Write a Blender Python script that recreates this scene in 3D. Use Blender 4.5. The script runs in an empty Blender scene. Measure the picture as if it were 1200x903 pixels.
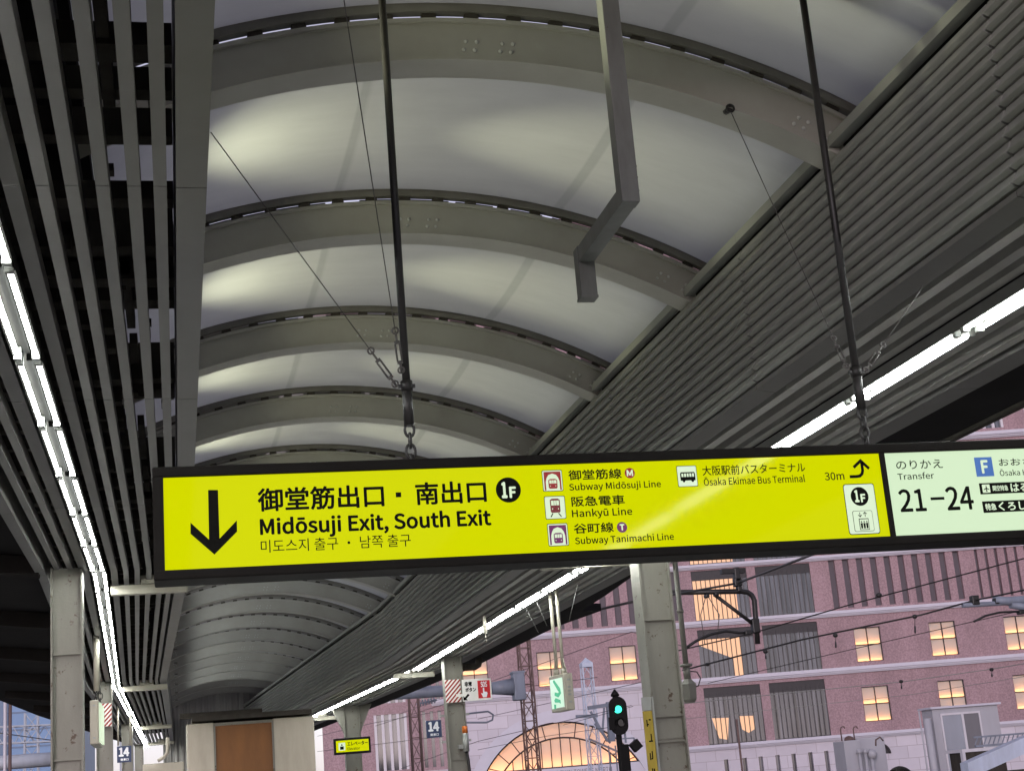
import bpy, bmesh, math, random, os
from mathutils import Vector, Matrix
R_ = math.radians
random.seed(7)
S = bpy.context.scene
COL = S.collection

# ------------------------------------------------------------------ camera
F_PX, CX, CY = 1780.0, 600.0, 451.5
ROT = Matrix(((0.97529711, 0.02164101, -0.2198345),
              (-0.20623578, -0.2673133, -0.94128126),
              (-0.07913497, 0.96336663, -0.25624674)))
EYE = Vector((0, 0, 1.6))
cam_d = bpy.data.cameras.new('camera'); cam_d.sensor_width = 36; cam_d.lens = F_PX / 1200 * 36
cam_d.clip_start = 0.05; cam_d.clip_end = 3000
cam = bpy.data.objects.new('camera', cam_d); COL.objects.link(cam)
cam.matrix_world = Matrix.Translation(EYE) @ ROT.to_4x4()
S.camera = cam

# ------------------------------------------------------------------ sky, sun, exposure
SUN_EL, SUN_AZ = 9.0, 205.0            # degrees; low dusk sun behind the viewer
w = bpy.data.worlds.new('World'); S.world = w; w.use_nodes = True
nt = w.node_tree; bg = nt.nodes['Background']
sky = nt.nodes.new('ShaderNodeTexSky'); sky.sky_type = 'NISHITA'; sky.sun_disc = False
sky.sun_elevation = R_(SUN_EL); sky.sun_rotation = R_(SUN_AZ); sky.air_density = 1.0; sky.dust_density = 0.6; sky.ozone_density = 3.0
hs = nt.nodes.new('ShaderNodeHueSaturation'); hs.inputs['Saturation'].default_value = .32      # thin cloud: a paler sky
tn = nt.nodes.new('ShaderNodeMix'); tn.data_type = 'RGBA'; tn.blend_type = 'MULTIPLY'; tn.inputs[0].default_value = 1; tn.inputs[7].default_value = (1.06, .95, 1.06, 1)
nt.links.new(sky.outputs[0], hs.inputs['Color']); nt.links.new(hs.outputs[0], tn.inputs[6]); nt.links.new(tn.outputs[2], bg.inputs['Color']); bg.inputs['Strength'].default_value = 0.15
sd = bpy.data.lights.new('sun', 'SUN'); sd.energy = 0.85; sd.angle = R_(14); sd.color = (1.0, 0.87, 0.94)
sun = bpy.data.objects.new('sun', sd); COL.objects.link(sun)
_v = Vector((math.sin(R_(SUN_AZ)) * math.cos(R_(SUN_EL)), math.cos(R_(SUN_AZ)) * math.cos(R_(SUN_EL)), math.sin(R_(SUN_EL))))
sun.rotation_euler = _v.to_track_quat('Z', 'Y').to_euler()
S.view_settings.view_transform = 'Standard'; S.view_settings.look = 'None'
S.view_settings.exposure = 0.55; S.view_settings.gamma = 1.0; S.view_settings.use_curve_mapping = False
S.render.engine = 'CYCLES'
S.cycles.use_denoising = True
S.cycles.max_bounces = 7; S.cycles.diffuse_bounces = 4; S.cycles.glossy_bounces = 3; S.cycles.transmission_bounces = 5
S.cycles.caustics_reflective = False; S.cycles.caustics_refractive = False
S.cycles.sample_clamp_indirect = 8.0
TUBE_L = 54.0
UPLIGHT_W = 150.0

# ------------------------------------------------------------------ helpers
def ray(px, py):
    return ROT @ Vector(((px - CX) / F_PX, -(py - CY) / F_PX, -1.0))
def at(px, py, Y):
    r = ray(px, py); return EYE + r * (Y / r.y)
def lerp(a, b, t): return a + (b - a) * t
def poly_at(pts, y):
    if y <= pts[0][0]: return pts[0][1]
    for (a, b), (c, d) in zip(pts, pts[1:]):
        if y <= c: return lerp(b, d, (y - a) / (c - a))
    (a, b), (c, d) = pts[-2:]
    return d + (y - c) * (d - b) / (c - a)
L_PATH = [(-20, 0), (13.6, 0), (25.0, -.29), (60, -.22)]
R_PATH = [(-20, 0), (13.5, 0), (25.1, -.05), (52, -1.67)]
def offL(y): return poly_at(L_PATH, y)
def offR(y): return poly_at(R_PATH, y)

ORG = {}
def thing(name, label, cat, loc=(0, 0, 0), group=None, kind=None):
    o = bpy.data.objects.new(name, None); COL.objects.link(o); o.location = loc
    o.empty_display_size = .2
    tag(o, label, cat, group, kind); ORG[o.name] = Vector(loc); return o
def tag(o, label=None, cat=None, group=None, kind=None):
    if label: o['label'] = label
    if cat: o['category'] = cat
    if group: o['group'] = group
    if kind: o['kind'] = kind
    return o
def copy_tree(o, parent=None):
    c = o.copy(); COL.objects.link(c)
    if parent is not None: c.parent = parent
    for ch in list(o.children): copy_tree(ch, c)
    return c

class MB:
    def __init__(s, xf=None): s.v = []; s.f = []; s.xf = xf; s.smooth = set()
    def add(s, vs, fs, smooth=False):
        n = len(s.v); s.v += [tuple(s.xf(Vector(p))) if s.xf else tuple(p) for p in vs]
        for f in fs:
            if smooth: s.smooth.add(len(s.f))
            s.f.append(tuple(i + n for i in f))
        return s
    def box(s, x0, x1, y0, y1, z0, z1, b=0.0):
        if b > 0:
            return s.prism_b(x0, x1, y0, y1, z0, z1, b)
        vs = [(x, y, z) for x in (x0, x1) for y in (y0, y1) for z in (z0, z1)]
        return s.add(vs, [(0, 1, 3, 2), (4, 6, 7, 5), (0, 4, 5, 1), (2, 3, 7, 6), (0, 2, 6, 4), (1, 5, 7, 3)])
    def prism_b(s, x0, x1, y0, y1, z0, z1, b):
        bm = bmesh.new(); bmesh.ops.create_cube(bm, size=1)
        for v in bm.verts:
            v.co = Vector((lerp(x0, x1, v.co.x + .5), lerp(y0, y1, v.co.y + .5), lerp(z0, z1, v.co.z + .5)))
        bmesh.ops.bevel(bm, geom=list(bm.edges), offset=b, segments=2, affect='EDGES', profile=.5)
        bm.verts.index_update()
        s.add([v.co.copy() for v in bm.verts], [[v.index for v in f.verts] for f in bm.faces]); bm.free(); return s
    def quad(s, a, b, c, d): return s.add([a, b, c, d], [(0, 1, 2, 3)])
    def tube(s, pts, r, n=8, caps=True, r1=None):
        pts = [Vector(p) for p in pts]; k = len(pts); vs = []; up = None
        for i, p in enumerate(pts):
            t = (pts[min(i + 1, k - 1)] - pts[max(i - 1, 0)]).normalized()
            if up is None:
                up = Vector((0, 0, 1)) if abs(t.z) < .9 else Vector((1, 0, 0))
            a = t.cross(up).normalized(); bb = a.cross(t).normalized(); up = bb
            rr = r if r1 is None else lerp(r, r1, i / (k - 1))
            for j in range(n):
                th = 2 * math.pi * j / n
                vs.append(p + a * math.cos(th) * rr + bb * math.sin(th) * rr)
        fs = [(i * n + j, i * n + (j + 1) % n, (i + 1) * n + (j + 1) % n, (i + 1) * n + j) for i in range(k - 1) for j in range(n)]
        s.add(vs, fs, True)
        if caps: s.add(vs[:n], [tuple(range(n - 1, -1, -1))]); s.add(vs[-n:], [tuple(range(n))])
        return s
    def bar(s, a, b, wx, wz, up=(0, 0, 1)):
        """rectangular bar from a to b"""
        a = Vector(a); b = Vector(b); t = (b - a).normalized(); up = Vector(up)
        if abs(t.dot(up)) > .95: up = Vector((0, 1, 0))
        x = t.cross(up).normalized() * (wx / 2); z = x.cross(t).normalized() * (wz / 2)
        vs = [a - x - z, a + x - z, a + x + z, a - x + z, b - x - z, b + x - z, b + x + z, b - x + z]
        return s.add(vs, [(3, 2, 1, 0), (4, 5, 6, 7), (0, 1, 5, 4), (1, 2, 6, 5), (2, 3, 7, 6), (3, 0, 4, 7)])
    def sweep(s, prof, path, closed=True, caps=True):
        """prof: list of (x,z); path: list of (y, dx)"""
        n = len(prof); vs = [(x + dx, y, z) for (y, dx) in path for (x, z) in prof]
        m = n if closed else n - 1
        fs = [(i * n + j, i * n + (j + 1) % n, (i + 1) * n + (j + 1) % n, (i + 1) * n + j) for i in range(len(path) - 1) for j in range(m)]
        s.add(vs, fs)
        if caps and closed: s.add(vs[:n], [tuple(range(n - 1, -1, -1))]); s.add(vs[-n:], [tuple(range(n))])
        return s
    def plate(s, pts, n, t):
        """flat polygon (3D points in one plane) extruded by t along n"""
        pts = [Vector(p) for p in pts]; n = Vector(n).normalized() * t; k = len(pts)
        vs = pts + [p + n for p in pts]
        return s.add(vs, [tuple(range(k)), tuple(range(2 * k - 1, k - 1, -1))] + [(i, i + k, (i + 1) % k + k, (i + 1) % k) for i in range(k)])
    def ball(s, c, r, sx=1, sy=1, sz=1, n=12, m=8):
        c = Vector(c); vs = []
        for i in range(m + 1):
            ph = math.pi * i / m
            for j in range(n):
                th = 2 * math.pi * j / n
                vs.append(c + Vector((math.sin(ph) * math.cos(th) * r * sx, math.sin(ph) * math.sin(th) * r * sy, math.cos(ph) * r * sz)))
        return s.add(vs, [(i * n + j, (i + 1) * n + j, (i + 1) * n + (j + 1) % n, i * n + (j + 1) % n) for i in range(m) for j in range(n)], True)
    def build(s, name, mat, parent=None, fix=True):
        org = ORG[parent.name] if parent is not None else Vector((0, 0, 0))
        me = bpy.data.meshes.new(name)
        me.from_pydata([(a - org.x, b - org.y, c - org.z) for a, b, c in s.v], [], s.f); me.update()
        for i in s.smooth: me.polygons[i].use_smooth = True
        bm = bmesh.new(); bm.from_mesh(me)
        bmesh.ops.remove_doubles(bm, verts=bm.verts, dist=1e-5)
        if fix: bmesh.ops.recalc_face_normals(bm, faces=bm.faces)
        bm.to_mesh(me); bm.free()
        if mat: me.materials.append(mat)
        o = bpy.data.objects.new(name, me); COL.objects.link(o)
        if parent is not None: o.parent = parent
        ORG[o.name] = org; return o

def split(o, name):
    """give every separate piece of a part's mesh an object of its own under the same parent"""
    bm = bmesh.new(); bm.from_mesh(o.data); left = set(bm.verts); out = []
    bm.verts.index_update(); bm.faces.index_update()
    while left:
        st = [left.pop()]; isl = list(st)
        while st:
            for e in st.pop().link_edges:
                for v in e.verts:
                    if v in left: left.discard(v); st.append(v); isl.append(v)
        out.append(isl)
    for isl in out:
        ix = {v.index: i for i, v in enumerate(isl)}; fs = {f for v in isl for f in v.link_faces}
        me = bpy.data.meshes.new(name); me.from_pydata([v.co.copy() for v in isl], [], [[ix[v.index] for v in f.verts] for f in fs]); me.update()
        for p, f in zip(me.polygons, fs): p.use_smooth = f.smooth
        for m in o.data.materials: me.materials.append(m)
        c = bpy.data.objects.new(name, me); COL.objects.link(c); c.parent = o.parent; ORG[c.name] = ORG[o.name]
    bm.free(); bpy.data.objects.remove(o)

ORD = ('first second third fourth fifth sixth seventh eighth ninth tenth eleventh twelfth thirteenth fourteenth fifteenth sixteenth '
       'seventeenth eighteenth nineteenth twentieth twenty-first twenty-second twenty-third twenty-fourth twenty-fifth twenty-sixth '
       'twenty-seventh twenty-eighth twenty-ninth thirtieth thirty-first thirty-second thirty-third thirty-fourth thirty-fifth').split()

# ------------------------------------------------------------------ materials
def mat_new(name):
    m = bpy.data.materials.new(name); m.use_nodes = True
    return m, m.node_tree, m.node_tree.nodes['Principled BSDF']
def paint(name, rgb, rough=.5, var=.25, scale=3.0, metal=0.0, rust=0.0, rust_scale=9.0, spec=.4, bump=0.0, dirt=(.25, .2, .15), streak=True):
    """painted / worn surface: large soft variation, fine grain, optional chips of rust"""
    m, t, b = mat_new(name); n = t.nodes; l = t.links
    tc = n.new('ShaderNodeTexCoord'); mp = n.new('ShaderNodeMapping')
    mp.inputs['Scale'].default_value = (1, 1, .25) if streak else (1, 1, 1)
    l.new(tc.outputs['Object'], mp.inputs[0])
    no = n.new('ShaderNodeTexNoise'); no.inputs['Scale'].default_value = scale; no.inputs['Detail'].default_value = 6; no.inputs['Roughness'].default_value = .65
    l.new(mp.outputs[0], no.inputs['Vector'])
    cr = n.new('ShaderNodeValToRGB'); cr.color_ramp.elements[0].position = .3; cr.color_ramp.elements[1].position = .72
    d = [c * (1 - var) + var * c * k for c, k in zip(rgb, dirt)]
    cr.color_ramp.elements[0].color = (*d, 1); cr.color_ramp.elements[1].color = (*rgb, 1)
    l.new(no.outputs[0], cr.inputs[0]); last = cr.outputs[0]
    if rust > 0:
        n2 = n.new('ShaderNodeTexNoise'); n2.inputs['Scale'].default_value = rust_scale; n2.inputs['Detail'].default_value = 8; n2.inputs['Roughness'].default_value = .7
        l.new(tc.outputs['Object'], n2.inputs['Vector'])
        c2 = n.new('ShaderNodeValToRGB'); c2.color_ramp.elements[0].position = 1 - rust; c2.color_ramp.elements[1].position = min(1, 1 - rust + .05)
        l.new(n2.outputs[0], c2.inputs[0])
        mx = n.new('ShaderNodeMix'); mx.data_type = 'RGBA'; mx.inputs[7].default_value = (.06, .035, .02, 1)
        l.new(c2.outputs[0], mx.inputs[0]); l.new(last, mx.inputs[6]); last = mx.outputs[2]
    l.new(last, b.inputs['Base Color'])
    b.inputs['Roughness'].default_value = rough; b.inputs['Metallic'].default_value = metal
    b.inputs['Specular IOR Level'].default_value = spec
    if bump > 0:
        bp = n.new('ShaderNodeBump'); bp.inputs['Strength'].default_value = bump; bp.inputs['Distance'].default_value = .01
        n3 = n.new('ShaderNodeTexNoise'); n3.inputs['Scale'].default_value = 60; n3.inputs['Detail'].default_value = 4
        l.new(tc.outputs['Object'], n3.inputs['Vector']); l.new(n3.outputs[0], bp.inputs['Height']); l.new(bp.outputs[0], b.inputs['Normal'])
    return m
def emit(name, rgb, strength, base=None, rough=.3, spec=.5):
    m, t, b = mat_new(name)
    b.inputs['Base Color'].default_value = (*(base or rgb), 1)
    b.inputs['Emission Color'].default_value = (*rgb, 1); b.inputs['Emission Strength'].default_value = strength
    b.inputs['Roughness'].default_value = rough; b.inputs['Specular IOR Level'].default_value = spec
    return m
def flat(name, rgb, rough=.6, spec=.3):
    m, t, b = mat_new(name); b.inputs['Base Color'].default_value = (*rgb, 1); b.inputs['Roughness'].default_value = rough
    b.inputs['Specular IOR Level'].default_value = spec; return m

M = {}
M['slat'] = paint('slat_grey_aluminium', (.145, .142, .135), .45, .35, 2.5, spec=.3, streak=False, dirt=(.55, .5, .45))
M['soffit'] = paint('soffit_slat_paint', (.34, .335, .31), .5, .3, 4, spec=.2, streak=False, dirt=(.6, .55, .5))
M['louvre'] = paint('louvre_aluminium', (.27, .278, .252), .5, .3, 2.0, spec=.35, streak=False, dirt=(.6, .55, .5))
M['rib'] = paint('rib_grey_paint', (.39, .388, .345), .5, .4, 2.2, rust=.27, rust_scale=14, streak=False, dirt=(.6, .55, .5))
M['rail'] = paint('rail_grey', (.2, .195, .17), .5, .4, 5, streak=False)
M['void'] = paint('matt_black_steel', (.02, .019, .018), .85, .5, 3, spec=.1)  # near-black matt steel, slightly uneven in tone
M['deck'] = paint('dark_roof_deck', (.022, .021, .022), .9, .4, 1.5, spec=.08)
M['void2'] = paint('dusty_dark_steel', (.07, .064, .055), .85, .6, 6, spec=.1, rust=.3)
M['column'] = paint('column_grey_green_paint', (.20, .195, .165), .5, .45, 5, rust=.40, rust_scale=11, bump=.12, dirt=(.45, .42, .38))
M['cream'] = paint('cream_paint', (.36, .34, .275), .45, .25, 5)
M['black'] = paint('black_frame', (.009, .0085, .008), .5, .2, 5, spec=.12)
M['frame'] = paint('sign_frame_dark', (.011, .010, .009), .6, .3, 4, spec=.06, streak=False)
M['rod'] = paint('black_rod', (.018, .017, .016), .45, .3, 8, spec=.4)
M['galv'] = paint('galvanised_steel', (.32, .33, .31), .5, .3, 8, metal=.35, streak=False)
M['bolt'] = paint('bright_bolt_heads', (.55, .56, .54), .4, .3, 20, spec=.6)
M['bent'] = paint('grey_square_tube', (.17, .178, .165), .5, .5, 7, rust=.34, rust_scale=20)
M['wire'] = paint('thin_steel_wire', (.09, .085, .08), .5, .2, 10)
M['ink'] = flat('sign_black_ink', (.005, .005, .004), .8, .08)
M['yellow'] = emit('backlit_yellow', (.415, .445, .0), 1.0, (.06, .06, .0), .05, .045)
M['white_lit'] = emit('backlit_white', (.42, .54, .36), 1.0, (.08, .08, .07), .05, .045)
M['icon_white'] = emit('backlit_icon_white', (.44, .54, .38), 1.0, (.08, .08, .07), .3, .3)
M['red_ink'] = emit('backlit_red', (.17, .004, .004), .9, (.06, .005, .005), .4)
M['maroon_ink'] = emit('backlit_maroon', (.095, .004, .008), .9, (.04, .005, .006), .4)
M['purple_ink'] = emit('backlit_purple', (.08, .004, .06), .9, (.04, .005, .03), .4)
M['blue_ink'] = emit('backlit_blue', (.018, .075, .25), .95, (.02, .04, .1), .4)
M['tube'] = emit('fluorescent_tube', (.96, 1.0, .97), TUBE_L, (.9, .9, .9))
M['lamp_white'] = paint('lamp_white_enamel', (.75, .74, .7), .4, .15, 6)
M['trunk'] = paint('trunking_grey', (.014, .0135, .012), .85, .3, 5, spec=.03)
M['spine'] = flat('lamp_spine', (.008, .008, .0075), .9, .02)
M['plate_sign'] = paint('white_sign_plate', (.75, .74, .7), .4, .15, 12)
M['sos_red'] = flat('sign_red', (.5, .02, .025), .4)
M['stripe_red'] = paint('stripe_red', (.32, .035, .03), .5, .3, 12)
M['sign_blue'] = paint('sign_blue', (.028, .045, .11), .45, .2, 8)
M['sign_white'] = flat('sign_white', (.75, .76, .78), .5)
M['sign_yellow'] = paint('worn_yellow_plate', (.40, .30, .035), .5, .55, 14, rust=.3, rust_scale=16)
M['pale_wall'] = paint('cream_wall_panel', (.50, .46, .375), .6, .35, 2.5)
M['brown_door'] = paint('brown_panel', (.21, .085, .02), .5, .45, 3.0)

# ------------------------------------------------------------------ ground, platform, tracks
def structure(o): o['kind'] = 'structure'; return o
m_ground = paint('ballast_ground', (.16, .145, .13), .95, .5, 8, streak=False, bump=.5)
m_plat = paint('platform_paving', (.52, .52, .50), .55, .3, 1.2, streak=False)
g = MB(); g.quad((-800, -400, -1.1), (800, -400, -1.1), (800, 1200, -1.1), (-800, 1200, -1.1)); structure(g.build('ground', m_ground))
g = MB(); g.sweep([(-2.35, 0), (-2.35, -1.09), (4.95, -1.09), (4.95, 0)], [(-18, 0), (25, 0), (60, 0)]); structure(g.build('platform', m_plat))
# ------------------------------------------------------------------ vaulted roof: ribs and membrane
VC, VZ, VR, RP, Y1 = 1.478, 1.128, 3.973, 2.38, 6.90     # arch centre x, z, soffit radius, rib pitch, far soffit edge of the first rib
def arc_pts(r, x0, x1, n):
    a0 = math.acos(max(-1, min(1, (x0 - VC) / r))); a1 = math.acos(max(-1, min(1, (x1 - VC) / r)))
    return [(VC + r * math.cos(lerp(a0, a1, i / n)), VZ + r * math.sin(lerp(a0, a1, i / n)), lerp(a0, a1, i / n)) for i in range(n + 1)]
def arc_bar(mb, ra, rb, ya, yb, x0=-.42, x1=3.72, n=48):
    a = arc_pts(ra, x0, x1, n); am = [t[2] for t in a]
    vs = []
    for th in am:
        for (r, y) in ((ra, ya), (ra, yb), (rb, yb), (rb, ya)):
            vs.append((VC + r * math.cos(th), y, VZ + r * math.sin(th)))
    fs = []
    for i in range(n):
        for j in range(4):
            fs.append((i * 4 + j, i * 4 + (j + 1) % 4, (i + 1) * 4 + (j + 1) % 4, (i + 1) * 4 + j))
    mb.add(vs, fs); mb.add(vs[:4], [(3, 2, 1, 0)]); mb.add(vs[-4:], [(0, 1, 2, 3)])
def make_rib():
    root = thing('arch_rib', 'x', 'roof rib', (VC, Y1 - .09, VZ + VR), 'steel arch ribs of the vaulted canopy')
    yf, yn = Y1, Y1 - .19
    g = MB(); arc_bar(g, VR, VR + .012, yn - .012, yf); arc_bar(g, VR + .012, VR + .2, yn, yf - .012); g.build('girder', M['rib'], root)
    g = MB(); arc_bar(g, VR + .2, VR + .222, yn - .022, yf + .02); g.build('top_flange', M['rib'], root)
    g = MB(); arc_bar(g, VR + .25, VR + .285, yn - .035, yn + .02); arc_bar(g, VR + .285, VR + .312, yn - .028, yn + .01); arc_bar(g, VR + .262, VR + .31, yf + .03, yf + .07); g.build('clamp_rail', M['rail'], root)
    g = MB()
    for i in range(21):
        th = lerp(R_(63), R_(122), i / 20)
        def xf(p, th=th):
            return Vector((VC + (VR + p.z) * math.cos(th) - p.x * math.sin(th), p.y, VZ + (VR + p.z) * math.sin(th) + p.x * math.cos(th)))
        q = MB(xf); q.prism_b(-.036, .036, yn - .02, yn + .08, .2225, .2495, .004)
        g.v += []; n = len(g.v); g.v += q.v; g.f += [tuple(i2 + n for i2 in f) for f in q.f]
    split(g.build('clip_row', M['void2'], root), 'clip_group')
    g = MB(); b = MB()
    for thc in (R_(88.5), R_(63.5), R_(113)):
        def xf(p, th=thc):
            return Vector((VC + (VR + p.z) * math.cos(th) - p.x * math.sin(th), p.y, VZ + (VR + p.z) * math.sin(th) + p.x * math.cos(th)))
        q = MB(xf)
        for x in (-.13, -.075, .055, .11):
            for z, dx in ((.1, 0), (.055, .012)):
                q.ball((x + dx, yn - .004, z), .0105, 1, .9, 1, 8, 5)
        n = len(g.v); m = len(g.f); g.v += q.v; g.f += [tuple(i2 + n for i2 in f) for f in q.f]
    split(g.build('bolts', M['bolt'], root), 'bolt')
    return root
NR = 18
rib0 = make_rib()
seal = MB(); _r = random.Random(11); _a = R_(44)
while _a < R_(130):
    _b = _a + R_(_r.uniform(2, 12)); n_ = 8
    vs_ = []
    for i_ in range(n_ + 1):
        th_ = lerp(_a, _b, i_ / n_)
        for (r_, y_) in ((VR + .223, Y1 - .165), (VR + .2495, Y1 - .165)): vs_.append((VC + r_ * math.cos(th_), y_, VZ + r_ * math.sin(th_)))
    seal.add(vs_, [(2 * i_, 2 * i_ + 1, 2 * i_ + 3, 2 * i_ + 2) for i_ in range(n_)]); _a = _b + R_(_r.choice((.6, .9, 1.6, 3.0)))
seal_o = seal.build('seal_strip', M['rail'], rib0)
for k in range(-1, NR):
    o = rib0 if k == 0 else copy_tree(rib0)
    if k >= 5:
        for ch in list(o.children):
            if ch.name.startswith('seal_strip'): bpy.data.objects.remove(ch)
    o.location.y = Y1 - .09 + RP * k
    if k == -1: o['label'] = 'steel arch rib overhead, just above the top of the frame'
    else: o['label'] = ('nearest grey steel arch rib, spanning the vault at the top of the picture' if k == 0 else
                        'grey steel arch rib of the vault, %s in line after the nearest' % ORD[k - 1] if k < NR - 1 else
                        'last grey steel arch rib, in front of the ribbed end wall')

def membrane_material():
    m, t, b = mat_new('translucent_membrane'); n = t.nodes; l = t.links
    t.nodes.remove(b); out = n['Material Output']
    tc = n.new('ShaderNodeTexCoord')
    sep = n.new('ShaderNodeSeparateXYZ'); l.new(tc.outputs['Object'], sep.inputs[0])
    # welded seams running along the vault
    col = n.new('ShaderNodeValToRGB'); col.color_ramp.interpolation = 'LINEAR'
    ramp = col.color_ramp; ramp.elements[0].position = 0; ramp.elements[0].color = (1, 1, 1, 1); ramp.elements[1].position = 1; ramp.elements[1].color = (1, 1, 1, 1)
    def seam(x, wd):
        for p, c in ((x - wd / 2 - .003, 1), (x - wd / 2, .82), (x + wd / 2, .82), (x + wd / 2 + .003, 1)):
            e = ramp.elements.new(p / 4.0); e.color = (c, c * .985, c * .93, 1)
    seam(1.08, .055); seam(2.52, .055)
    div = n.new('ShaderNodeMath'); div.operation = 'DIVIDE'; div.inputs[1].default_value = 4.0; l.new(sep.outputs['X'], div.inputs[0]); l.new(div.outputs[0], col.inputs[0])
    no = n.new('ShaderNodeTexNoise'); no.inputs['Scale'].default_value = 3.0; no.inputs['Detail'].default_value = 9; no.inputs['Roughness'].default_value = .68; mpm = n.new('ShaderNodeMapping'); mpm.inputs['Scale'].default_value = (.5, 1.6, 1); l.new(tc.outputs['Object'], mpm.inputs[0]); l.new(mpm.outputs[0], no.inputs['Vector'])
    mr = n.new('ShaderNodeMapRange'); mr.inputs[1].default_value = .3; mr.inputs[2].default_value = .65; mr.inputs[3].default_value = .93; mr.inputs[4].default_value = 1.02; l.new(no.outputs[0], mr.inputs[0])
    mul = n.new('ShaderNodeMix'); mul.data_type = 'RGBA'; mul.blend_type = 'MULTIPLY'; mul.inputs[0].default_value = 1
    l.new(col.outputs[0], mul.inputs[6]); l.new(mr.outputs[0], mul.inputs[7])
    base = n.new('ShaderNodeMix'); base.data_type = 'RGBA'; base.blend_type = 'MULTIPLY'; base.inputs[0].default_value = 1; base.inputs[6].default_value = (.37, .38, .38, 1)
    l.new(mul.outputs[2], base.inputs[7])
    tb = n.new('ShaderNodeMix'); tb.data_type = 'RGBA'; tb.blend_type = 'MULTIPLY'; tb.inputs[0].default_value = 1; tb.inputs[6].default_value = (.12, .122, .135, 1)
    l.new(mul.outputs[2], tb.inputs[7])
    d = n.new('ShaderNodeBsdfDiffuse'); tr = n.new('ShaderNodeBsdfTranslucent'); a = n.new('ShaderNodeAddShader')
    l.new(base.outputs[2], d.inputs[0]); l.new(tb.outputs[2], tr.inputs[0]); l.new(d.outputs[0], a.inputs[0]); l.new(tr.outputs[0], a.inputs[1])
    gl = n.new('ShaderNodeBsdfGlossy'); gl.inputs['Roughness'].default_value = .35; gl.inputs[0].default_value = (.7, .7, .7, 1)
    ms = n.new('ShaderNodeMixShader'); ms.inputs[0].default_value = .04; l.new(a.outputs[0], ms.inputs[1]); l.new(gl.outputs[0], ms.inputs[2])
    l.new(ms.outputs[0], out.inputs['Surface']); return m
M['membrane'] = membrane_material()
def make_membrane():
    # saddle shaped fabric: held by the rails at both ribs, drawn slightly inwards between them
    y0, y1 = Y1 + .055, Y1 + RP - .215
    g = MB(); n, m = 56, 14; vs = []
    base = arc_pts(VR, -.42, 3.72, n)
    for j in range(m + 1):
        t = j / m; y = lerp(y0, y1, t); rr = VR + .3 - .05 * 4 * t * (1 - t)
        for (_, _, th) in base: vs.append((VC + rr * math.cos(th), y, VZ + rr * math.sin(th)))
    fs = [(j * (n + 1) + i, j * (n + 1) + i + 1, (j + 1) * (n + 1) + i + 1, (j + 1) * (n + 1) + i) for j in range(m) for i in range(n)]
    g.add(vs, fs, True)
    return g
mem0 = make_membrane().build('roof_membrane', M['membrane'])
for k in range(-2, NR - 1):
    o = mem0 if k == 0 else mem0.copy()
    if k: COL.objects.link(o)
    o.location.y = RP * k
    tag(o, ('translucent roof membrane above the frame, out of view' if k == -2 else 'translucent white membrane at the very top, before the nearest rib' if k == -1 else
            'translucent white membrane just behind the nearest rib, with bright patches of light' if k == 0 else
            'translucent white roof membrane, %s bay after the nearest full one' % ORD[k - 1]), 'roof membrane', 'membrane panels of the vaulted canopy')
    for_name = o.name

# end wall of the vault: ribbed sheet under the last rib
ye = Y1 + RP * (NR - 1) + .02
g = MB(); px = -.45
xs = [(-.42 + .045 * i) for i in range(94)]
def ztop(x): return VZ + math.sqrt(max(0, (VR + .02) ** 2 - (x - VC) ** 2))
bpy.data.objects.remove(seal_o)
prev = None
for i, x in enumerate(xs):
    dy = .05 if (i // 2) % 2 else 0
    cur = ((x, ye + dy, 2.9), (x, ye + dy, ztop(x)))
    if prev: g.quad(prev[0], cur[0], cur[1], prev[1])
    prev = cur
g.build('end_wall', paint('ribbed_end_wall', (.36, .36, .34), .6, .3, 2))
tag(bpy.data.objects['end_wall'], 'vertically ribbed grey end wall closing the far vault', 'end wall')
structure(bpy.data.objects['end_wall']); del bpy.data.objects['end_wall']['kind']

# uplights hidden on the ledges beside the vault; near-bay ones throw the bright patches, far-bay ones are added to brighten the ribs
up_root = None
def unseen_uplight(x, y, z, aim, lab, k, cone):
    r = thing('unseen_uplight', lab, 'unseen_uplight', (x, y, z), 'unseen uplights beside the vault')
    g = MB(); g.box(x - .03, x + .03, y - .1, y + .1, z - .05, z - .02, .006); g.build('housing', M['rail'], r)
    ld = bpy.data.lights.new('unseen_uplight_lamp', 'SPOT'); ld.energy = UPLIGHT_W * k; ld.spot_size = R_(cone); ld.spot_blend = 1.0; ld.shadow_soft_size = .04
    ld.color = UP_COL
    lo = bpy.data.objects.new('unseen_uplight_lamp', ld); COL.objects.link(lo); lo.parent = r
    d = (Vector(aim) - Vector((x, y, z))).normalized(); lo.rotation_euler = (-d).to_track_quat('Z', 'Y').to_euler()
for k in range(-1, 15):
    ym = Y1 + RP * k + (RP - .19) / 2; kk = (1.0, .92, 1.05, .88, .95)[(k + 1) % 5] * (1 if k < 4 else .45)
    lab = 'small unseen lamp placed behind the left edge beam to light the vault'
    UP_COL = (1.0, 1.0, .70) if k < 4 else (.92, .97, 1.0)
    if k < 4:
        unseen_uplight(.0, ym, 4.45, (1.35, ym + .06, 5.43), lab, .42 * kk, 92)
        unseen_uplight(-.03, ym + .25, 4.45, (2.72, ym + .08, 5.17), lab, 1.35 * kk, 31)
    else:
        unseen_uplight(.0, ym - .1, 4.4, (1.7, ym + .75, 5.3), lab, .8 * kk, 100)  # far bays: unseen lamp added to brighten the next rib and membrane

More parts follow.
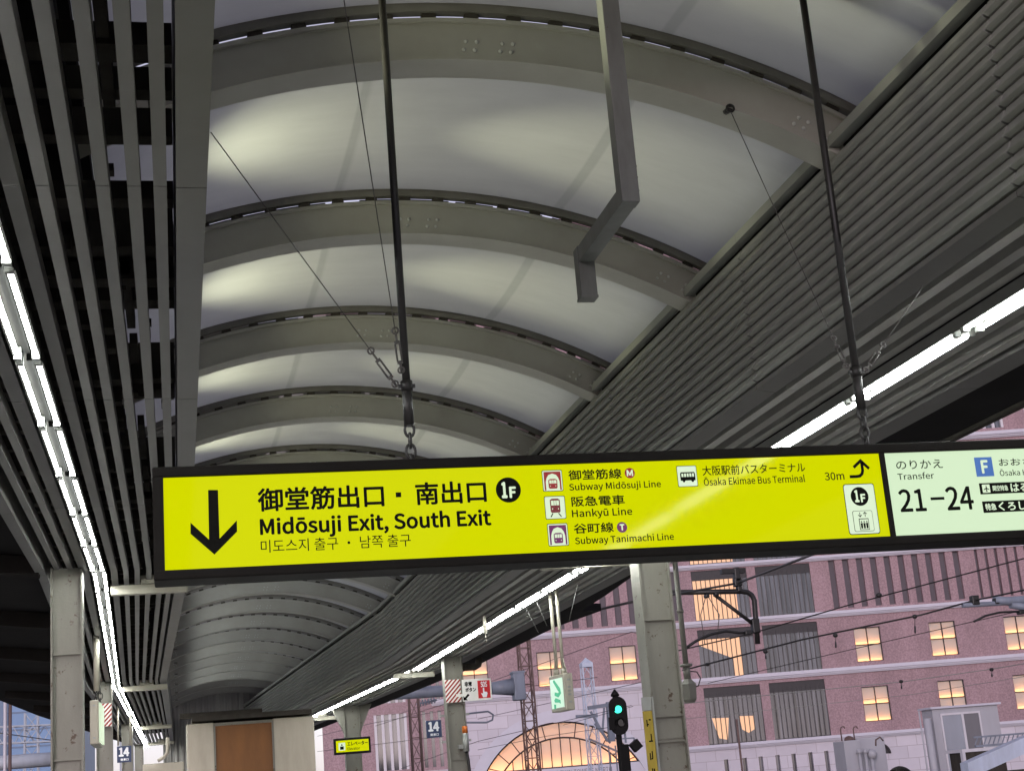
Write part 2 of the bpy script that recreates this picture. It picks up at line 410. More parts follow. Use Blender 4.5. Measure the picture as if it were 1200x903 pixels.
# ------------------------------------------------------------------ left ceiling: slats, light strip, edge beam
ZL = 3.70
def pathL(y0, y1):
    ys = [y0] + [y for y, _ in L_PATH if y0 < y < y1] + [y1]; return [(y, offL(y)) for y in ys]
def pathR(y0, y1):
    ys = [y0] + [y for y, _ in R_PATH if y0 < y < y1] + [y1]; return [(y, offR(y)) for y in ys]
def rect(x0, x1, z0, z1): return [(x0, z0), (x1, z0), (x1, z1), (x0, z1)]
jl = [5.0 + 2.82 * i for i in range(-5, 16)]
cl = thing('slatted_ceiling', 'open grey slatted ceiling beside the left light strip', 'slatted ceiling', (-.4, 13, ZL))
inner = MB(); outer = MB(); eb = MB(); oe = MB()
for a, b in zip(jl, jl[1:]):
    p = pathL(a + .003, b - .003)
    for x in (-.508, -.407, -.311, -.21, -.105, -.017):
        wd = .028 if x == -.508 else .0225
        inner.sweep(rect(x - wd, x + wd, ZL, ZL + .075), p)
    for x in (-.752, -.857, -.965):
        wd = .035 if x == -.752 else .0225
        outer.sweep(rect(x - wd, x + wd, ZL, ZL + .075), p)
    eb.sweep(rect(.036, .141, ZL - .005, ZL + .72), p)
    oe.sweep(rect(-1.135, -1.06, ZL - .03, ZL + .16), p)
inner.build('inner_slats', M['slat'], cl); outer.build('outer_slats', M['slat'], cl)
eb.build('edge_beam', M['slat'], cl); oe.build('outer_edge_beam', M['slat'], cl)
# dark structure above the slats
vd = thing('roof_framing', 'dark roof framing seen through the gaps between the left ceiling slats', 'roof framing', (-.5, 13, 4.1))
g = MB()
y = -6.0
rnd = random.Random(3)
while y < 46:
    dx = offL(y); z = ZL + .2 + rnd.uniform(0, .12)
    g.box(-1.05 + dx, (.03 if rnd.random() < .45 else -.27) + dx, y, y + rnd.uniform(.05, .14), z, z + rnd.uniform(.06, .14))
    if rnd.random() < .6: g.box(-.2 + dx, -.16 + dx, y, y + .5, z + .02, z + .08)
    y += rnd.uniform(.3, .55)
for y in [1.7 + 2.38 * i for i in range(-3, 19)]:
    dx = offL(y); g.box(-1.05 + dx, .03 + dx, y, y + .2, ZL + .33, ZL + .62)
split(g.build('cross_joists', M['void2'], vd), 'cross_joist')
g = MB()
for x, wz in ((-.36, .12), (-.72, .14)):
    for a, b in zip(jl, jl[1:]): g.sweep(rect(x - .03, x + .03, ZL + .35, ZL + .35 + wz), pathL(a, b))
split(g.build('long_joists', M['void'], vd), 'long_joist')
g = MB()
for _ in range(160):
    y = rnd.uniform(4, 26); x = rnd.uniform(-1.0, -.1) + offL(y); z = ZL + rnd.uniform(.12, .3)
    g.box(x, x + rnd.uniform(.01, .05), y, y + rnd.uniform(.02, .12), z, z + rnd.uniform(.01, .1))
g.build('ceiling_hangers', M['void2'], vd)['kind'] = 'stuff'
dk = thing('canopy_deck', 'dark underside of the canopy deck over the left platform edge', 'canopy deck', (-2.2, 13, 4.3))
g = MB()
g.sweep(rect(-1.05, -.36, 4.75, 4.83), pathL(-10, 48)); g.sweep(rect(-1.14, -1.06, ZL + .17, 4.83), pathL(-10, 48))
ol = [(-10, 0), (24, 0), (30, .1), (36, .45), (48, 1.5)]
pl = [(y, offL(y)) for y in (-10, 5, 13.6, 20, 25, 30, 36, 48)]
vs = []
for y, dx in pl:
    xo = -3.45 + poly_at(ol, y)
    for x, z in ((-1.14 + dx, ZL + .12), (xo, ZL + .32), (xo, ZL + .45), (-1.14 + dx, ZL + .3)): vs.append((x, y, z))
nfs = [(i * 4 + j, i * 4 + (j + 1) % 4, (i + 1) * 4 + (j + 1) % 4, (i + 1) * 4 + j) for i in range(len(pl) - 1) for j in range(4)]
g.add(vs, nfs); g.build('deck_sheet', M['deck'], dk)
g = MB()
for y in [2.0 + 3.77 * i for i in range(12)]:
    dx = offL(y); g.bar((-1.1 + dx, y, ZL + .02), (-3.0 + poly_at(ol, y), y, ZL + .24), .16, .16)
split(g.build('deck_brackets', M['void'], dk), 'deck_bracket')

# light strip
def strip(name, label, xc, z, side, path, y0, n, pitch, group, wplate):
    tr = thing('lamp_trunking', label, 'trunking', (xc, 13, z + .05))
    g = MB()
    for a, b in zip(jl, jl[1:]): g.sweep([(xc - wplate, z + .06), (xc - wplate, z + .0), (xc - wplate + .008, z + .0), (xc - wplate + .008, z + .045), (xc + wplate - .008, z + .045), (xc + wplate - .008, z), (xc + wplate, z), (xc + wplate, z + .06)], path(a + .002, b - .002))
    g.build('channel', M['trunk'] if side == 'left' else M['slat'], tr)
    # one lamp as model: twin tubes with end holders
    L = pitch - .12
    lm = thing('twin_tube_lamp', 'x', 'strip light', (xc, 0, z), group)
    for dx in (-.04, .04):
        g = MB(); g.tube([(xc + dx, -L / 2, z), (xc + dx, L / 2, z)], .0105, 10); g.build('tube', M['tube'], lm)
        g = MB(); g.box(xc + dx - .017, xc + dx + .017, -L / 2 - .032, -L / 2 + .002, z - .016, z + .04); g.box(xc + dx - .017, xc + dx + .017, L / 2 - .002, L / 2 + .032, z - .016, z + .04)
        split(g.build('holder', M['galv'], lm), 'holder')
    g = MB(); g.box(xc - .012, xc + .012, -L / 2, L / 2, z + .012, z + .044); g.build('spine', M['spine'], lm)
    off = offL if side == 'left' else offR
    vis = 0; first = True
    for k in range(n[0], n[1]):
        y = y0 + pitch * (k + .5)
        o = lm if first else copy_tree(lm); first = False
        o.location = (xc + off(y), y, z)
        s = (off(y + .2) - off(y - .2)) / .4
        o.rotation_euler.z = -math.atan(s)
        if y < (5.2 if side == 'left' else 6.2): o['label'] = 'twin tube strip light of the %s row, behind or above the frame edge' % side
        else:
            o['label'] = 'white twin tube strip light in the %s row, %s from the camera' % (side, ORD[min(vis, 34)]); vis += 1
    return tr
strip('l', 'white lamp trunking running along the left slatted ceiling', -.625, 3.655, 'left', pathL, 5.66, (-7, 33), 1.25, 'left row of strip lights', .062)
strip('r', 'grey lamp trunking running along the right soffit', 3.965, 3.66, 'right', pathR, 6.72, (-7, 25), 1.345, 'right row of strip lights', .075)

# ------------------------------------------------------------------ right side: louvred fascia, soffit, eaves
FX, FZ0, FZ1 = 3.375, 3.775, 4.63
jr = [5.15 + 2.94 * i for i in range(-5, 16)]
fa = thing('louvred_fascia', 'tall grey louvred fascia running along the right side of the vault', 'louvred fascia', (FX, 13, FZ0))
NLV = 12; lp = (FZ1 - FZ0 - .03) / NLV
for a, b in zip(jr, jr[1:]):
    g = MB(); p = pathR(a + .008, b - .008)
    for i in range(NLV):
        z = FZ0 + .015 + lp * i
        # one blade: thin bright lip, then a face leaning back under the next blade
        g.sweep([(FX - .014, z), (FX - .036, z + .013), (FX - .035, z + .019), (FX - .026, z + .021), (FX - .004, z + lp - .003), (FX + .02, z + lp - .003), (FX + .02, z)], p)
    g.build('louvre_panel', M['louvre'], fa)
g = MB()
for a, b in zip(jr, jr[1:]):
    p = pathR(a + .002, b - .002)
    g.sweep(rect(FX - .035, FX + .03, FZ1 + .03, FZ1 + .085), p)
g.build('top_rail', M['louvre'], fa)
g = MB(); g.sweep(rect(FX + .05, FX + .07, FZ0 - .02, FZ1 + .08), pathR(-10, 48)); g.build('backing_sheet', M['void'], fa)
so = thing('slatted_soffit', 'grey slatted soffit around the right light strip', 'slatted soffit', (4.1, 13, 3.75))
ZR = 3.735
g1 = MB(); g2 = MB(); g3 = MB()
for a, b in zip(jr, jr[1:]):
    p = pathR(a + .003, b - .003)
    g1.sweep([(FX - .02, FZ0 - .004), (FX - .02, FZ0 - .03), (3.47, ZR - .012), (3.47, ZR + .05), (3.40, ZR + .05)], p)
    for x in (3.575, 3.73, 3.862): g2.sweep(rect(x - .036, x + .036, ZR, ZR + .07), p)
    for x in (4.10, 4.225, 4.36, 4.495): g2.sweep(rect(x - .034, x + .034, ZR, ZR + .07), p)
    g3.sweep(rect(4.59, 4.78, ZR - .015, ZR + .09), p)
g1.build('lower_band', M['slat'], so); g2.build('soffit_slats', M['soffit'], so); g3.build('outer_band', M['slat'], so)
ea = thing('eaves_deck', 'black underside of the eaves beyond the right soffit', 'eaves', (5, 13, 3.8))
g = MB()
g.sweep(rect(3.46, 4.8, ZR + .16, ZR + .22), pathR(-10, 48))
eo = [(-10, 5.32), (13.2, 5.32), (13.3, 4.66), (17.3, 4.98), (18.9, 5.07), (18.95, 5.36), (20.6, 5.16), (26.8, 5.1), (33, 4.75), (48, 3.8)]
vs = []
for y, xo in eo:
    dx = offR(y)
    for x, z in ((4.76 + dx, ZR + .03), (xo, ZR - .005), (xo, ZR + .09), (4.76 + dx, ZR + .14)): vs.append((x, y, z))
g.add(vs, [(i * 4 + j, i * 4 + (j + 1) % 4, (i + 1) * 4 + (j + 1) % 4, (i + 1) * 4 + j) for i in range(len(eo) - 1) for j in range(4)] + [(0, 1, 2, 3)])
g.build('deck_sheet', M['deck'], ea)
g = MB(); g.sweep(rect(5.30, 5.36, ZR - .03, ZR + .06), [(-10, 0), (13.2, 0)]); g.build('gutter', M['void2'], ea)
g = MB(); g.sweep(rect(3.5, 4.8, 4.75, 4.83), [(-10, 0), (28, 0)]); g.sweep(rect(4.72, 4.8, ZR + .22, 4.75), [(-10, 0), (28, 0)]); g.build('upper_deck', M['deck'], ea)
# sheet closing the ends of the roof behind the viewer and left outer roof closure
# ------------------------------------------------------------------ columns and cross channels
def column(x, y, zt, w, label, haunch=False):
    r = thing('steel_column', label, 'column', (x, y, 0), 'grey steel platform columns')
    g = MB(); hw = w / 2; t = .016
    g.box(x - hw, x - hw + t, y - .13, y + .13, 0, zt); g.box(x + hw - t, x + hw, y - .13, y + .13, 0, zt)
    g.box(x - hw + t, x + hw - t, y - .07, y - .055, 0, zt)
    g.build('shaft', M['column'], r)
    g = MB()
    for z in (.9, 1.9, 2.12, 2.98):
        g.box(x - hw + t, x + hw - t, y - .105, y - .07, z, z + .013)
    g.box(x - hw + t + .012, x + hw - t - .012, y - .081, y - .07, 1.93, 2.1)
    split(g.build('stiffeners', M['column'], r), 'stiffener')
    g = MB(); g.box(x - hw - .05, x + hw + .05, y - .18, y + .18, 0.001, .03); g.build('base_plate', M['column'], r)
    if haunch:
        g = MB()
        for s in (-1, 1):
            g.plate([(x + s * hw, y - .1, zt), (x + s * (hw + .28), y - .1, zt), (x + s * hw, y - .1, zt - .62)], (0, 1, 0), .2)
        g.build('haunch', M['column'], r)
    return r
lc = [(13.4, 'near'), (24.7, 'middle'), (36, 'far'), (46, 'last')]
column(-.886, 13.4, ZL + .01, .257, 'grey steel column at far left below the slats, nearest of the left row')
column(-1.09, 24.7, ZL + .01, .24, 'grey column behind the hanging box, with red and white striped band')
column(-1.1, 36.0, ZL + .01, .24, 'left grey column beyond the blue number sign')
column(-1.08, 46.0, ZL + .01, .24, 'farthest left column at the end of the light strip')
column(4.29, 13.4, ZR + .01, .30, 'thick grey steel column with scuffed paint and yellow strip, below the hanging sign')
column(4.33, 24.4, ZR + .01, .30, 'grey steel column with red striped band beside the red call button sign')
column(3.86, 35.2, ZR + .01, .36, 'grey steel column with V shaped head behind the small yellow sign', True)
column(3.1, 46.2, ZR + .01, .3, 'distant right column near the elevator hut')
def channel(x0, x1, y, z, label):
    r = thing('cross_channel', label, 'cross channel', ((x0 + x1) / 2, y, z), 'cream cross channels under the light strips')
    g = MB(); g.box(x0, x1, y - .05, y + .05, z - .105, z - .02, .004); g.build('channel_bar', M['cream'], r)
    xm = lerp(x0, x1, .55); g = MB(); g.box(xm - .11, xm + .11, y - .1, y + .02, z - .0185, z + .055, .006); g.build('junction_box', M['cream'], r)
channel(-.56, .12, 14.25, 3.69, 'cream cross channel under the left slats, just left of the hanging sign')
channel(-.86, -.14, 25.3, 3.69, 'cream cross channel under the left slats beyond the hanging box')
channel(-.84, -.12, 36.5, 3.69, 'cream cross channel under the left slats, third along')
channel(-.82, -.1, 44.5, 3.69, 'farthest cream cross channel under the left slats')
channel(3.45, 4.75, 14.2, 3.722, 'long cream cross channel under the right soffit, just below the hanging sign')
channel(3.55, 4.25, 25.7, 3.65, 'cream cross channel below the right light strip, beside the striped column')
channel(2.75, 3.75, 36.4, 3.62, 'cream cross channel at the far end of the right light strip')

# ------------------------------------------------------------------ text helper
FONT = None
try:
    fp = os.path.join(bpy.utils.resource_path('LOCAL'), 'datafiles', 'fonts', 'Noto Sans CJK Regular.woff2')
    if os.path.exists(fp): FONT = bpy.data.fonts.load(fp)
except Exception: FONT = None
def text_polys(s, bold=.0, size=1.0):
    cu = bpy.data.curves.new('t', 'FONT'); cu.body = s; cu.size = size; cu.resolution_u = 3
    if FONT: cu.font = FONT
    ob = bpy.data.objects.new('t', cu); COL.objects.link(ob)
    bpy.context.view_layer.update()
    dg = bpy.context.evaluated_depsgraph_get()
    me = bpy.data.meshes.new_from_object(ob.evaluated_get(dg))
    vs = [v.co.copy() for v in me.vertices]; fs = [tuple(p.vertices) for p in me.polygons]
    bpy.data.objects.remove(ob); bpy.data.curves.remove(cu); bpy.data.meshes.remove(me)
    return vs, fs
def bounds(vs):
    return min(v.x for v in vs), max(v.x for v in vs), min(v.y for v in vs), max(v.y for v in vs)
def text_box(mb, s, x0, x1, z0, z1, y, bold=.012):
    """fit the text's own bounds into the rectangle x0..x1, z0..z1 on the plane y"""
    vs, fs = text_polys(s, bold); a, b, c, d = bounds(vs)
    e = bold * (z1 - z0) * 1.6
    for i, (dx, dz) in enumerate(bold_steps(bold)):
        mb.add([(lerp(x0 + e, x1 - e, (v.x - a) / (b - a)) + dx * e, y - i * .00006, lerp(z0 + e, z1 - e, (v.y - c) / (d - c)) + dz * e) for v in vs], fs)
def bold_steps(b): return [(0, 0)] if b <= .002 else [(-1, 0), (1, 0), (0, 1), (0, -1), (.7, .7), (-.7, .7), (.7, -.7), (-.7, -.7)]
def text_line(mb, s, x0, x1, zb, cap, y, bold=.012, capref='H'):
    """baseline zb, capital height cap, width x0..x1"""
    vs, fs = text_polys(s, bold); a, b, c, d = bounds(vs)
    hv, _ = text_polys(capref, bold); _, _, h0, h1 = bounds(hv)
    k = cap / (h1 - h0)
    e = bold * cap * 2.1
    for i, (dx, dz) in enumerate(bold_steps(bold)):
        mb.add([(lerp(x0 + e, x1 - e, (v.x - a) / (b - a)) + dx * e, y - i * .00006, zb + e + (v.y - h0) * k * (1 - 2 * e / cap) + dz * e) for v in vs], fs)

# ------------------------------------------------------------------ the hanging sign
SY = 5.75
SK = SY / 6.3
def sx(px, py): return at(px, py, SY)
sign = thing('hanging_sign', 'long backlit yellow and white direction sign in a black frame, hanging across the platform', 'direction sign', (2.3, SY + .1, 2.5))
p_tl = sx(178, 547); p_bl = sx(180, 680)
X0, X1, Z1, Z0 = p_tl.x, 4.9, p_tl.z, p_bl.z
fx0 = sx(192, 600).x; fzt = sx(192, 559).z; fzb = sx(193, 667.6).z
dvx0 = sx(1039, 580).x - .004; dvx1 = dvx0 + .022
fx1 = X1 - .055
g = MB()
D = .19
g.box(X0, X1, SY, SY + D, fzt, Z1, .006); g.box(X0, X1, SY, SY + D, Z0, fzb, .006)
g.box(X0, fx0, SY + .001, SY + D - .001, fzb - .002, fzt + .002); g.box(fx1, X1, SY + .001, SY + D - .001, fzb - .002, fzt + .002)
g.box(dvx0, dvx1, SY + .002, SY + .05, fzb - .002, fzt + .002)
g.box(X0 + .02, X1 - .02, SY + D - .03, SY + D - .004, fzb - .01, fzt + .01)
g.build('frame', M['frame'], sign)
fy = SY + .012
g = MB(); g.box(fx0 - .003, dvx0 + .003, fy, fy + .006, fzb - .003, fzt + .003); g.build('yellow_panel', M['yellow'], sign)
g = MB(); g.box(dvx1 - .003, fx1 + .003, fy, fy + .006, fzb - .003, fzt + .003); g.build('white_panel', M['white_lit'], sign)
ink = fy - .0015; ink2 = fy - .003; ink3 = fy - .0045
def zx(px, py): v = sx(px, py); return v.x, v.z
def c1(x, y): return 170 + x / 2.6667, 500 + y / 2.6667
def c2(x, y): return 600 + x / 2.6667, 500 + y / 2.6667
def c3(x, y): return 940 + x / 4.6154, 500 + y / 4.6154
def c4(x, y): return 620 + x / 6.0, 530 + y / 6.0
def P(c, x, y): return sx(*c(x, y))
def poly(mb, c, pts, y): 
    mb.add([(P(c, *p).x, y, P(c, *p).z) for p in pts], [tuple(range(len(pts)))])
def tbox(mb, s, c, L, R, top, bot, y=None, bold=.012):
    """L,R pixel columns; top,bottom pixel rows measured at the left end; every line a part of its own"""
    mb = MB()
    a = P(c, L, (top + bot) / 2); zt = P(c, L, top).z; zb = P(c, L, bot).z
    x1 = P(c, R, (top + bot) / 2 - .035 * (R - L)).x
    text_box(mb, s, a.x, x1, zb, zt, y or ink, bold); mb.build('lettering', M['ink'], sign, fix=False)
def tline(mb, s, c, L, R, cap, base, y=None, bold=.012):
    mb = MB()
    a = P(c, L, base); zc = P(c, L, cap).z
    x1 = P(c, R, base - .035 * (R - L)).x
    text_line(mb, s, a.x, x1, a.z, zc - a.z, y or ink, bold); mb.build('lettering', M['ink'], sign, fix=False)
def disc(mb, cx, cz, r, y, n=36, sq=1.0):
    mb.add([(cx + r * math.cos(2 * math.pi * i / n), y, cz + r * math.sin(2 * math.pi * i / n) * sq) for i in range(n)], [tuple(range(n))])
def rrect(mb, x0, x1, z0, z1, r, y, n=5):
    pts = []
    for (cx, cz, a0) in ((x1 - r, z1 - r, 0), (x0 + r, z1 - r, 90), (x0 + r, z0 + r, 180), (x1 - r, z0 + r, 270)):
        for i in range(n + 1):
            a = R_(a0 + 90 * i / n); pts.append((cx + r * math.cos(a), y, cz + r * math.sin(a)))
    mb.add(pts, [tuple(range(len(pts)))])
def rbox(mb, c, x0, y0, x1, y1, r, y):
    """rounded rectangle given top-left and bottom-right pixels (bottom-right read on the tilted picture)"""
    a = P(c, x0, y0); b = P(c, x1, y1); rrect(mb, a.x, b.x, b.z, a.z, r, y); return a.x, b.x, b.z, a.z
bk = MB()
# the two big arrows
poly(bk, c1, [(197, 195), (200, 350), (142, 297), (142, 332), (217, 397), (288, 325), (287, 290), (233, 347), (228, 195)], ink)
def stroke(mb, pts, w, y):
    """thick polyline in the sign plane"""
    pts = [Vector((p[0], p[1])) for p in pts]; k = len(pts); Lf = []; Rt = []
    for i, p in enumerate(pts):
        d = (pts[min(i + 1, k - 1)] - pts[max(i - 1, 0)]).normalized(); nrm = Vector((-d.y, d.x)) * w / 2
        if 0 < i < k - 1:
            d1 = (pts[i] - pts[i - 1]).normalized(); c = max(.5, Vector((-d1.y, d1.x)).dot(nrm.normalized())); nrm /= c
        Lf.append(p + nrm); Rt.append(p - nrm)
    vs = [(q.x, y, q.y) for q in Lf] + [(q.x, y, q.y) for q in Rt]
    mb.add(vs, [(i, i + 1, k + i + 1, k + i) for i in range(k - 1)])
ar = [P(c3, *q) for q in ((263, 266), (300, 265), (318, 262), (330, 250), (333, 232), (327, 190))]
stroke(bk, [(q.x, q.z) for q in ar], .013, ink)
q = [P(c3, *t) for t in ((284, 216), (321, 180), (368, 222))]; stroke(bk, [(t.x, t.z) for t in q], .0125, ink)
# yellow panel wording
tbox(bk, '御堂筋出口', c1, 352, 748, 190, 264, bold=.016); 
a = P(c1, 785, 218); b = P(c1, 801, 202); rrect(bk, a.x, b.x, a.z, b.z, .0005, ink)
tbox(bk, '南出口', c1, 846, 1068, 172, 243, bold=.016)
o1 = P(c1, 1137, 195); disc(bk, o1.x, o1.z, .0555 * SK, ink)
tline(bk, 'Midōsuji Exit, South Exit', c1, 360, 1085, 286, 336, bold=.02)
tbox(bk, '미도스지 출구 · 남쪽 출구', c1, 362, 832, 352, 392, bold=.0)
tbox(bk, '御堂筋線', c4, 280, 655, 120, 192, bold=.014)
tline(bk, 'Subway Midōsuji Line', c4, 288, 935, 217, 263, bold=.012)
tbox(bk, '阪急電車', c4, 302, 677, 306, 378, bold=.014)
tline(bk, 'Hankyū Line', c4, 308, 733, 400, 451, bold=.012)
tbox(bk, '谷町線', c4, 318, 600, 496, 568, bold=.014)
tline(bk, 'Subway Tanimachi Line', c4, 330, 1027, 594, 641, bold=.012)
tbox(bk, '大阪駅前バスターミナル', c2, 597, 919, 120, 151, bold=.008)
tline(bk, 'Ōsaka Ekimae Bus Terminal', c2, 603, 920, 160, 182, bold=.008)
tline(bk, '30m', c2, 982, 1043, 141, 165, bold=.008)
# white panel wording
tbox(bk, 'のりかえ', c3, 514, 765, 180, 228, bold=.004)
tline(bk, 'Transfer', c3, 525, 722, 250, 283, bold=.006)
tline(bk, '21', c3, 540, 683, 336, 458, bold=.012)
tline(bk, '24', c3, 795, 942, 322, 449, bold=.012)
a = P(c3, 702, 392); b = P(c3, 775, 378); rrect(bk, a.x, b.x, a.z - .001, a.z + .011, .0005, ink)
tbox(bk, 'おおさか東線', c3, 1070, 1440, 168, 210, bold=.006)
tline(bk, 'Ōsaka Higashi Line', c3, 1078, 1420, 232, 262, bold=.004)
A1 = P(c3, 962, 302); B1 = P(c3, 972, 362); rrect(bk, A1.x, A1.x + .5, B1.z, A1.z, .001, ink)
A2 = P(c3, 979, 400); B2 = P(c3, 990, 462); rrect(bk, A2.x, A2.x + .5, B2.z, A2.z, .001, ink)
# thin border lines of the pictogram boxes
icons = []
for (x0, y0, x1, y1) in ((95, 125, 243, 262), (112, 308, 264, 457), (133, 501, 283, 646), (1043, 94, 1192, 230)):
    icons.append((x0, y0, x1, y1))
    rbox(bk, c4, x0 - 4, y0 - 4, x1 + 4, y1 + 4, .006, ink + .0006)
rbox(bk, c3, 224, 307, 431, 574, .012, ink + .0006)
split(bk.build('black_mark', M['ink'], sign), 'black_mark')
wh = MB(); boxes = []
for (x0, y0, x1, y1) in icons: boxes.append(rbox(wh, c4, x0, y0, x1, y1, .005, ink))
pb = rbox(wh, c3, 228, 311, 427, 570, .010, ink)
split(wh.build('pictogram_boxes', M['icon_white'], sign), 'pictogram_box')
# pictograms
def sub(bx, u, v): return (lerp(bx[0], bx[1], u), lerp(bx[3], bx[2], v))
def pgon(mb, bx, pts, y): mb.add([(sub(bx, *p)[0], y, sub(bx, *p)[1]) for p in pts], [tuple(range(len(pts)))])
def arch_pts(u0, u1, v0, v1, n=10):
    return [(u0, v1)] + [(lerp(u0, u1, .5 - .5 * math.cos(math.pi * i / n)), v0 + (lerp(v0, v1, .45) - v0) * (1 - math.sin(math.pi * i / n))) for i in range(n + 1)] + [(u1, v1)]
def train_head(mb, wb, bx, u0, u1, v0, v1):
    pgon(mb, bx, [(u0, v1 - .06), (u0, v0 + .06), (lerp(u0, u1, .2), v0), (lerp(u0, u1, .8), v0), (u1, v0 + .06), (u1, v1 - .06), (u1 - .05, v1), (u0 + .05, v1)], ink3)
    dv = (v1 - v0)
    for (a, b) in ((.1, .37), (.63, .9), (.41, .59)):
        pgon(wb, bx, [(lerp(u0, u1, a), v0 + dv * .48), (lerp(u0, u1, a), v0 + dv * .14), (lerp(u0, u1, b), v0 + dv * .14), (lerp(u0, u1, b), v0 + dv * .48)], ink3 - .0008)
    for a in (.2, .8):
        pgon(wb, bx, [(lerp(u0, u1, a) - .02, v0 + dv * .78), (lerp(u0, u1, a) - .02, v0 + dv * .68), (lerp(u0, u1, a) + .02, v0 + dv * .68), (lerp(u0, u1, a) + .02, v0 + dv * .78)], ink3 - .0008)
wi = MB()
for bx, key in ((boxes[0], 'red_ink'), (boxes[2], 'purple_ink')):
    mb = MB()
    pgon(mb, bx, [(.06, .97), (.06, .06), (.94, .06), (.94, .97), (.86, .97), (.86, .55), (.8, .36), (.7, .22), (.5, .15), (.3, .22), (.2, .36), (.14, .55), (.14, .97)], ink2)
    train_head(mb, wi, bx, .27, .73, .42, .9); mb.build('subway_pictogram', M[key], sign)
mb = MB(); bx = boxes[1]
train_head(mb, wi, bx, .25, .75, .1, .74)
mb.build('train_pictogram', M['maroon_ink'], sign)
bk2 = MB()
for a, b in (((.36, .76), (.24, .93)), ((.64, .76), (.78, .93))):
    p, q2 = sub(bx, *a), sub(bx, *b); stroke(bk2, [p, q2], .004, ink2)
bx = boxes[3]
pgon(bk2, bx, [(.13, .72), (.13, .36), (.18, .3), (.88, .3), (.92, .4), (.92, .72), (.84, .72), (.8, .8), (.72, .8), (.68, .72), (.38, .72), (.34, .8), (.26, .8), (.22, .72)], ink2)
for i in range(5): pgon(wi, bx, [(.19 + .14 * i, .54), (.19 + .14 * i, .37), (.29 + .14 * i, .37), (.29 + .14 * i, .54)], ink3)
# lift panel
o2 = P(c3, 316, 373); disc(bk2, o2.x, o2.z, .0435 * SK, ink2)
lx0, lz1 = P(c3, 275, 452).x, P(c3, 275, 452).z; lx1, lz0 = P(c3, 398, 560).x, P(c3, 398, 560).z
rrect(bk2, lx0, lx1, lz0, lz1, .008, ink2); wi2 = MB(); rrect(wi2, lx0 + .0018, lx1 - .0018, lz0 + .0018, lz1 - .0018, .007, ink3 + .0006); wi2.build('lift_box', M['icon_white'], sign)
lb = (lx0, lx1, lz0, lz1); bk3 = MB()
pgon(bk3, lb, [(.27, .93), (.27, .38), (.76, .38), (.76, .93)], ink3); wi3 = MB(); pgon(wi3, lb, [(.3, .9), (.3, .42), (.73, .42), (.73, .9)], ink3 - .0008); wi3.build('lift_cabin', M['icon_white'], sign)
bk4 = MB()
for u in (.38, .515, .65):
    pgon(bk4, lb, [(u - .045, .86), (u - .055, .6), (u + .055, .6), (u + .045, .86)], ink3 - .0016); cx, cz = sub(lb, u, .54); disc(bk4, cx, cz, .0032, ink3 - .0016, 12)
for (a, b, d1, d2) in (((.36, .08), (.36, .3), (.27, .2), (.45, .2)), ((.62, .3), (.62, .08), (.53, .17), (.71, .17))):
    stroke(bk3, [sub(lb, *a), sub(lb, *b)], .003, ink3); stroke(bk3, [sub(lb, *d1), sub(lb, *b), sub(lb, *d2)], .003, ink3)
bk2.build('pictogram_ink', M['ink'], sign); bk3.build('lift_pictogram', M['ink'], sign); bk4.build('lift_figures', M['ink'], sign)
# white on dark
def wtext(*a, **k):
    m_ = MB(); text_box(m_, *a, **k); m_.build('white_lettering', M['icon_white'], sign, fix=False)
wtext('1', o1.x - .031 * SK, o1.x - .006 * SK, o1.z - .036 * SK, o1.z + .036 * SK, ink2, .03); wtext('F', o1.x + .003 * SK, o1.x + .033 * SK, o1.z - .036 * SK, o1.z + .014 * SK, ink2, .035)
wtext('1', o2.x - .026 * SK, o2.x - .004 * SK, o2.z - .027 * SK, o2.z + .03 * SK, ink3, .03); wtext('F', o2.x + .003 * SK, o2.x + .027 * SK, o2.z - .028 * SK, o2.z + .011 * SK, ink3, .035)
md = MB(); q = P(c4, 712, 141); disc(md, q.x, q.z, .0235 * SK, ink2); md.build('line_mark', M['red_ink'], sign); wtext('M', q.x - .0145 * SK, q.x + .0145 * SK, q.z - .014 * SK, q.z + .014 * SK, ink3, .03)
md = MB(); q = P(c4, 658, 522); disc(md, q.x, q.z, .0235 * SK, ink2); md.build('line_mark', M['purple_ink'], sign); wtext('T', q.x - .011 * SK, q.x + .011 * SK, q.z - .014 * SK, q.z + .014 * SK, ink3, .04)
md = MB(); a = P(c3, 934, 163); b = P(c3, 1046, 263); rrect(md, a.x, b.x, b.z, a.z, .0008, ink2); md.build('line_mark', M['blue_ink'], sign)
xm, zm = (a.x + b.x) / 2, (a.z + b.z) / 2; wtext('F', xm - .016 * SK, xm + .02 * SK, zm - .032 * SK, zm + .032 * SK, ink3, .03)
h = A1.z - B1.z
tx = MB(); rrect(tx, A1.x + .012, A1.x + .012 + h * .74, B1.z + h * .13, A1.z - h * .13, .002, ink2)
wtext('関空特急', A1.x + .06, A1.x + .132, B1.z + h * .25, A1.z - h * .25, ink2, .012)
wtext('はるか', A1.x + .144, A1.x + .275, B1.z + h * .12, A1.z - h * .12, ink2, .016)
h2 = A2.z - B2.z
wtext('特急', A2.x + .011, A2.x + .062, B2.z + h2 * .2, A2.z - h2 * .2, ink2, .016)
wtext('くろしお', A2.x + .073, A2.x + .25, B2.z + h2 * .12, A2.z - h2 * .12, ink2, .018)
tx.build('plane_box', M['icon_white'], sign); wi.build('pictogram_windows', M['icon_white'], sign)
pl = MB(); cx, cz = A1.x + .012 + h * .37, (A1.z + B1.z) / 2
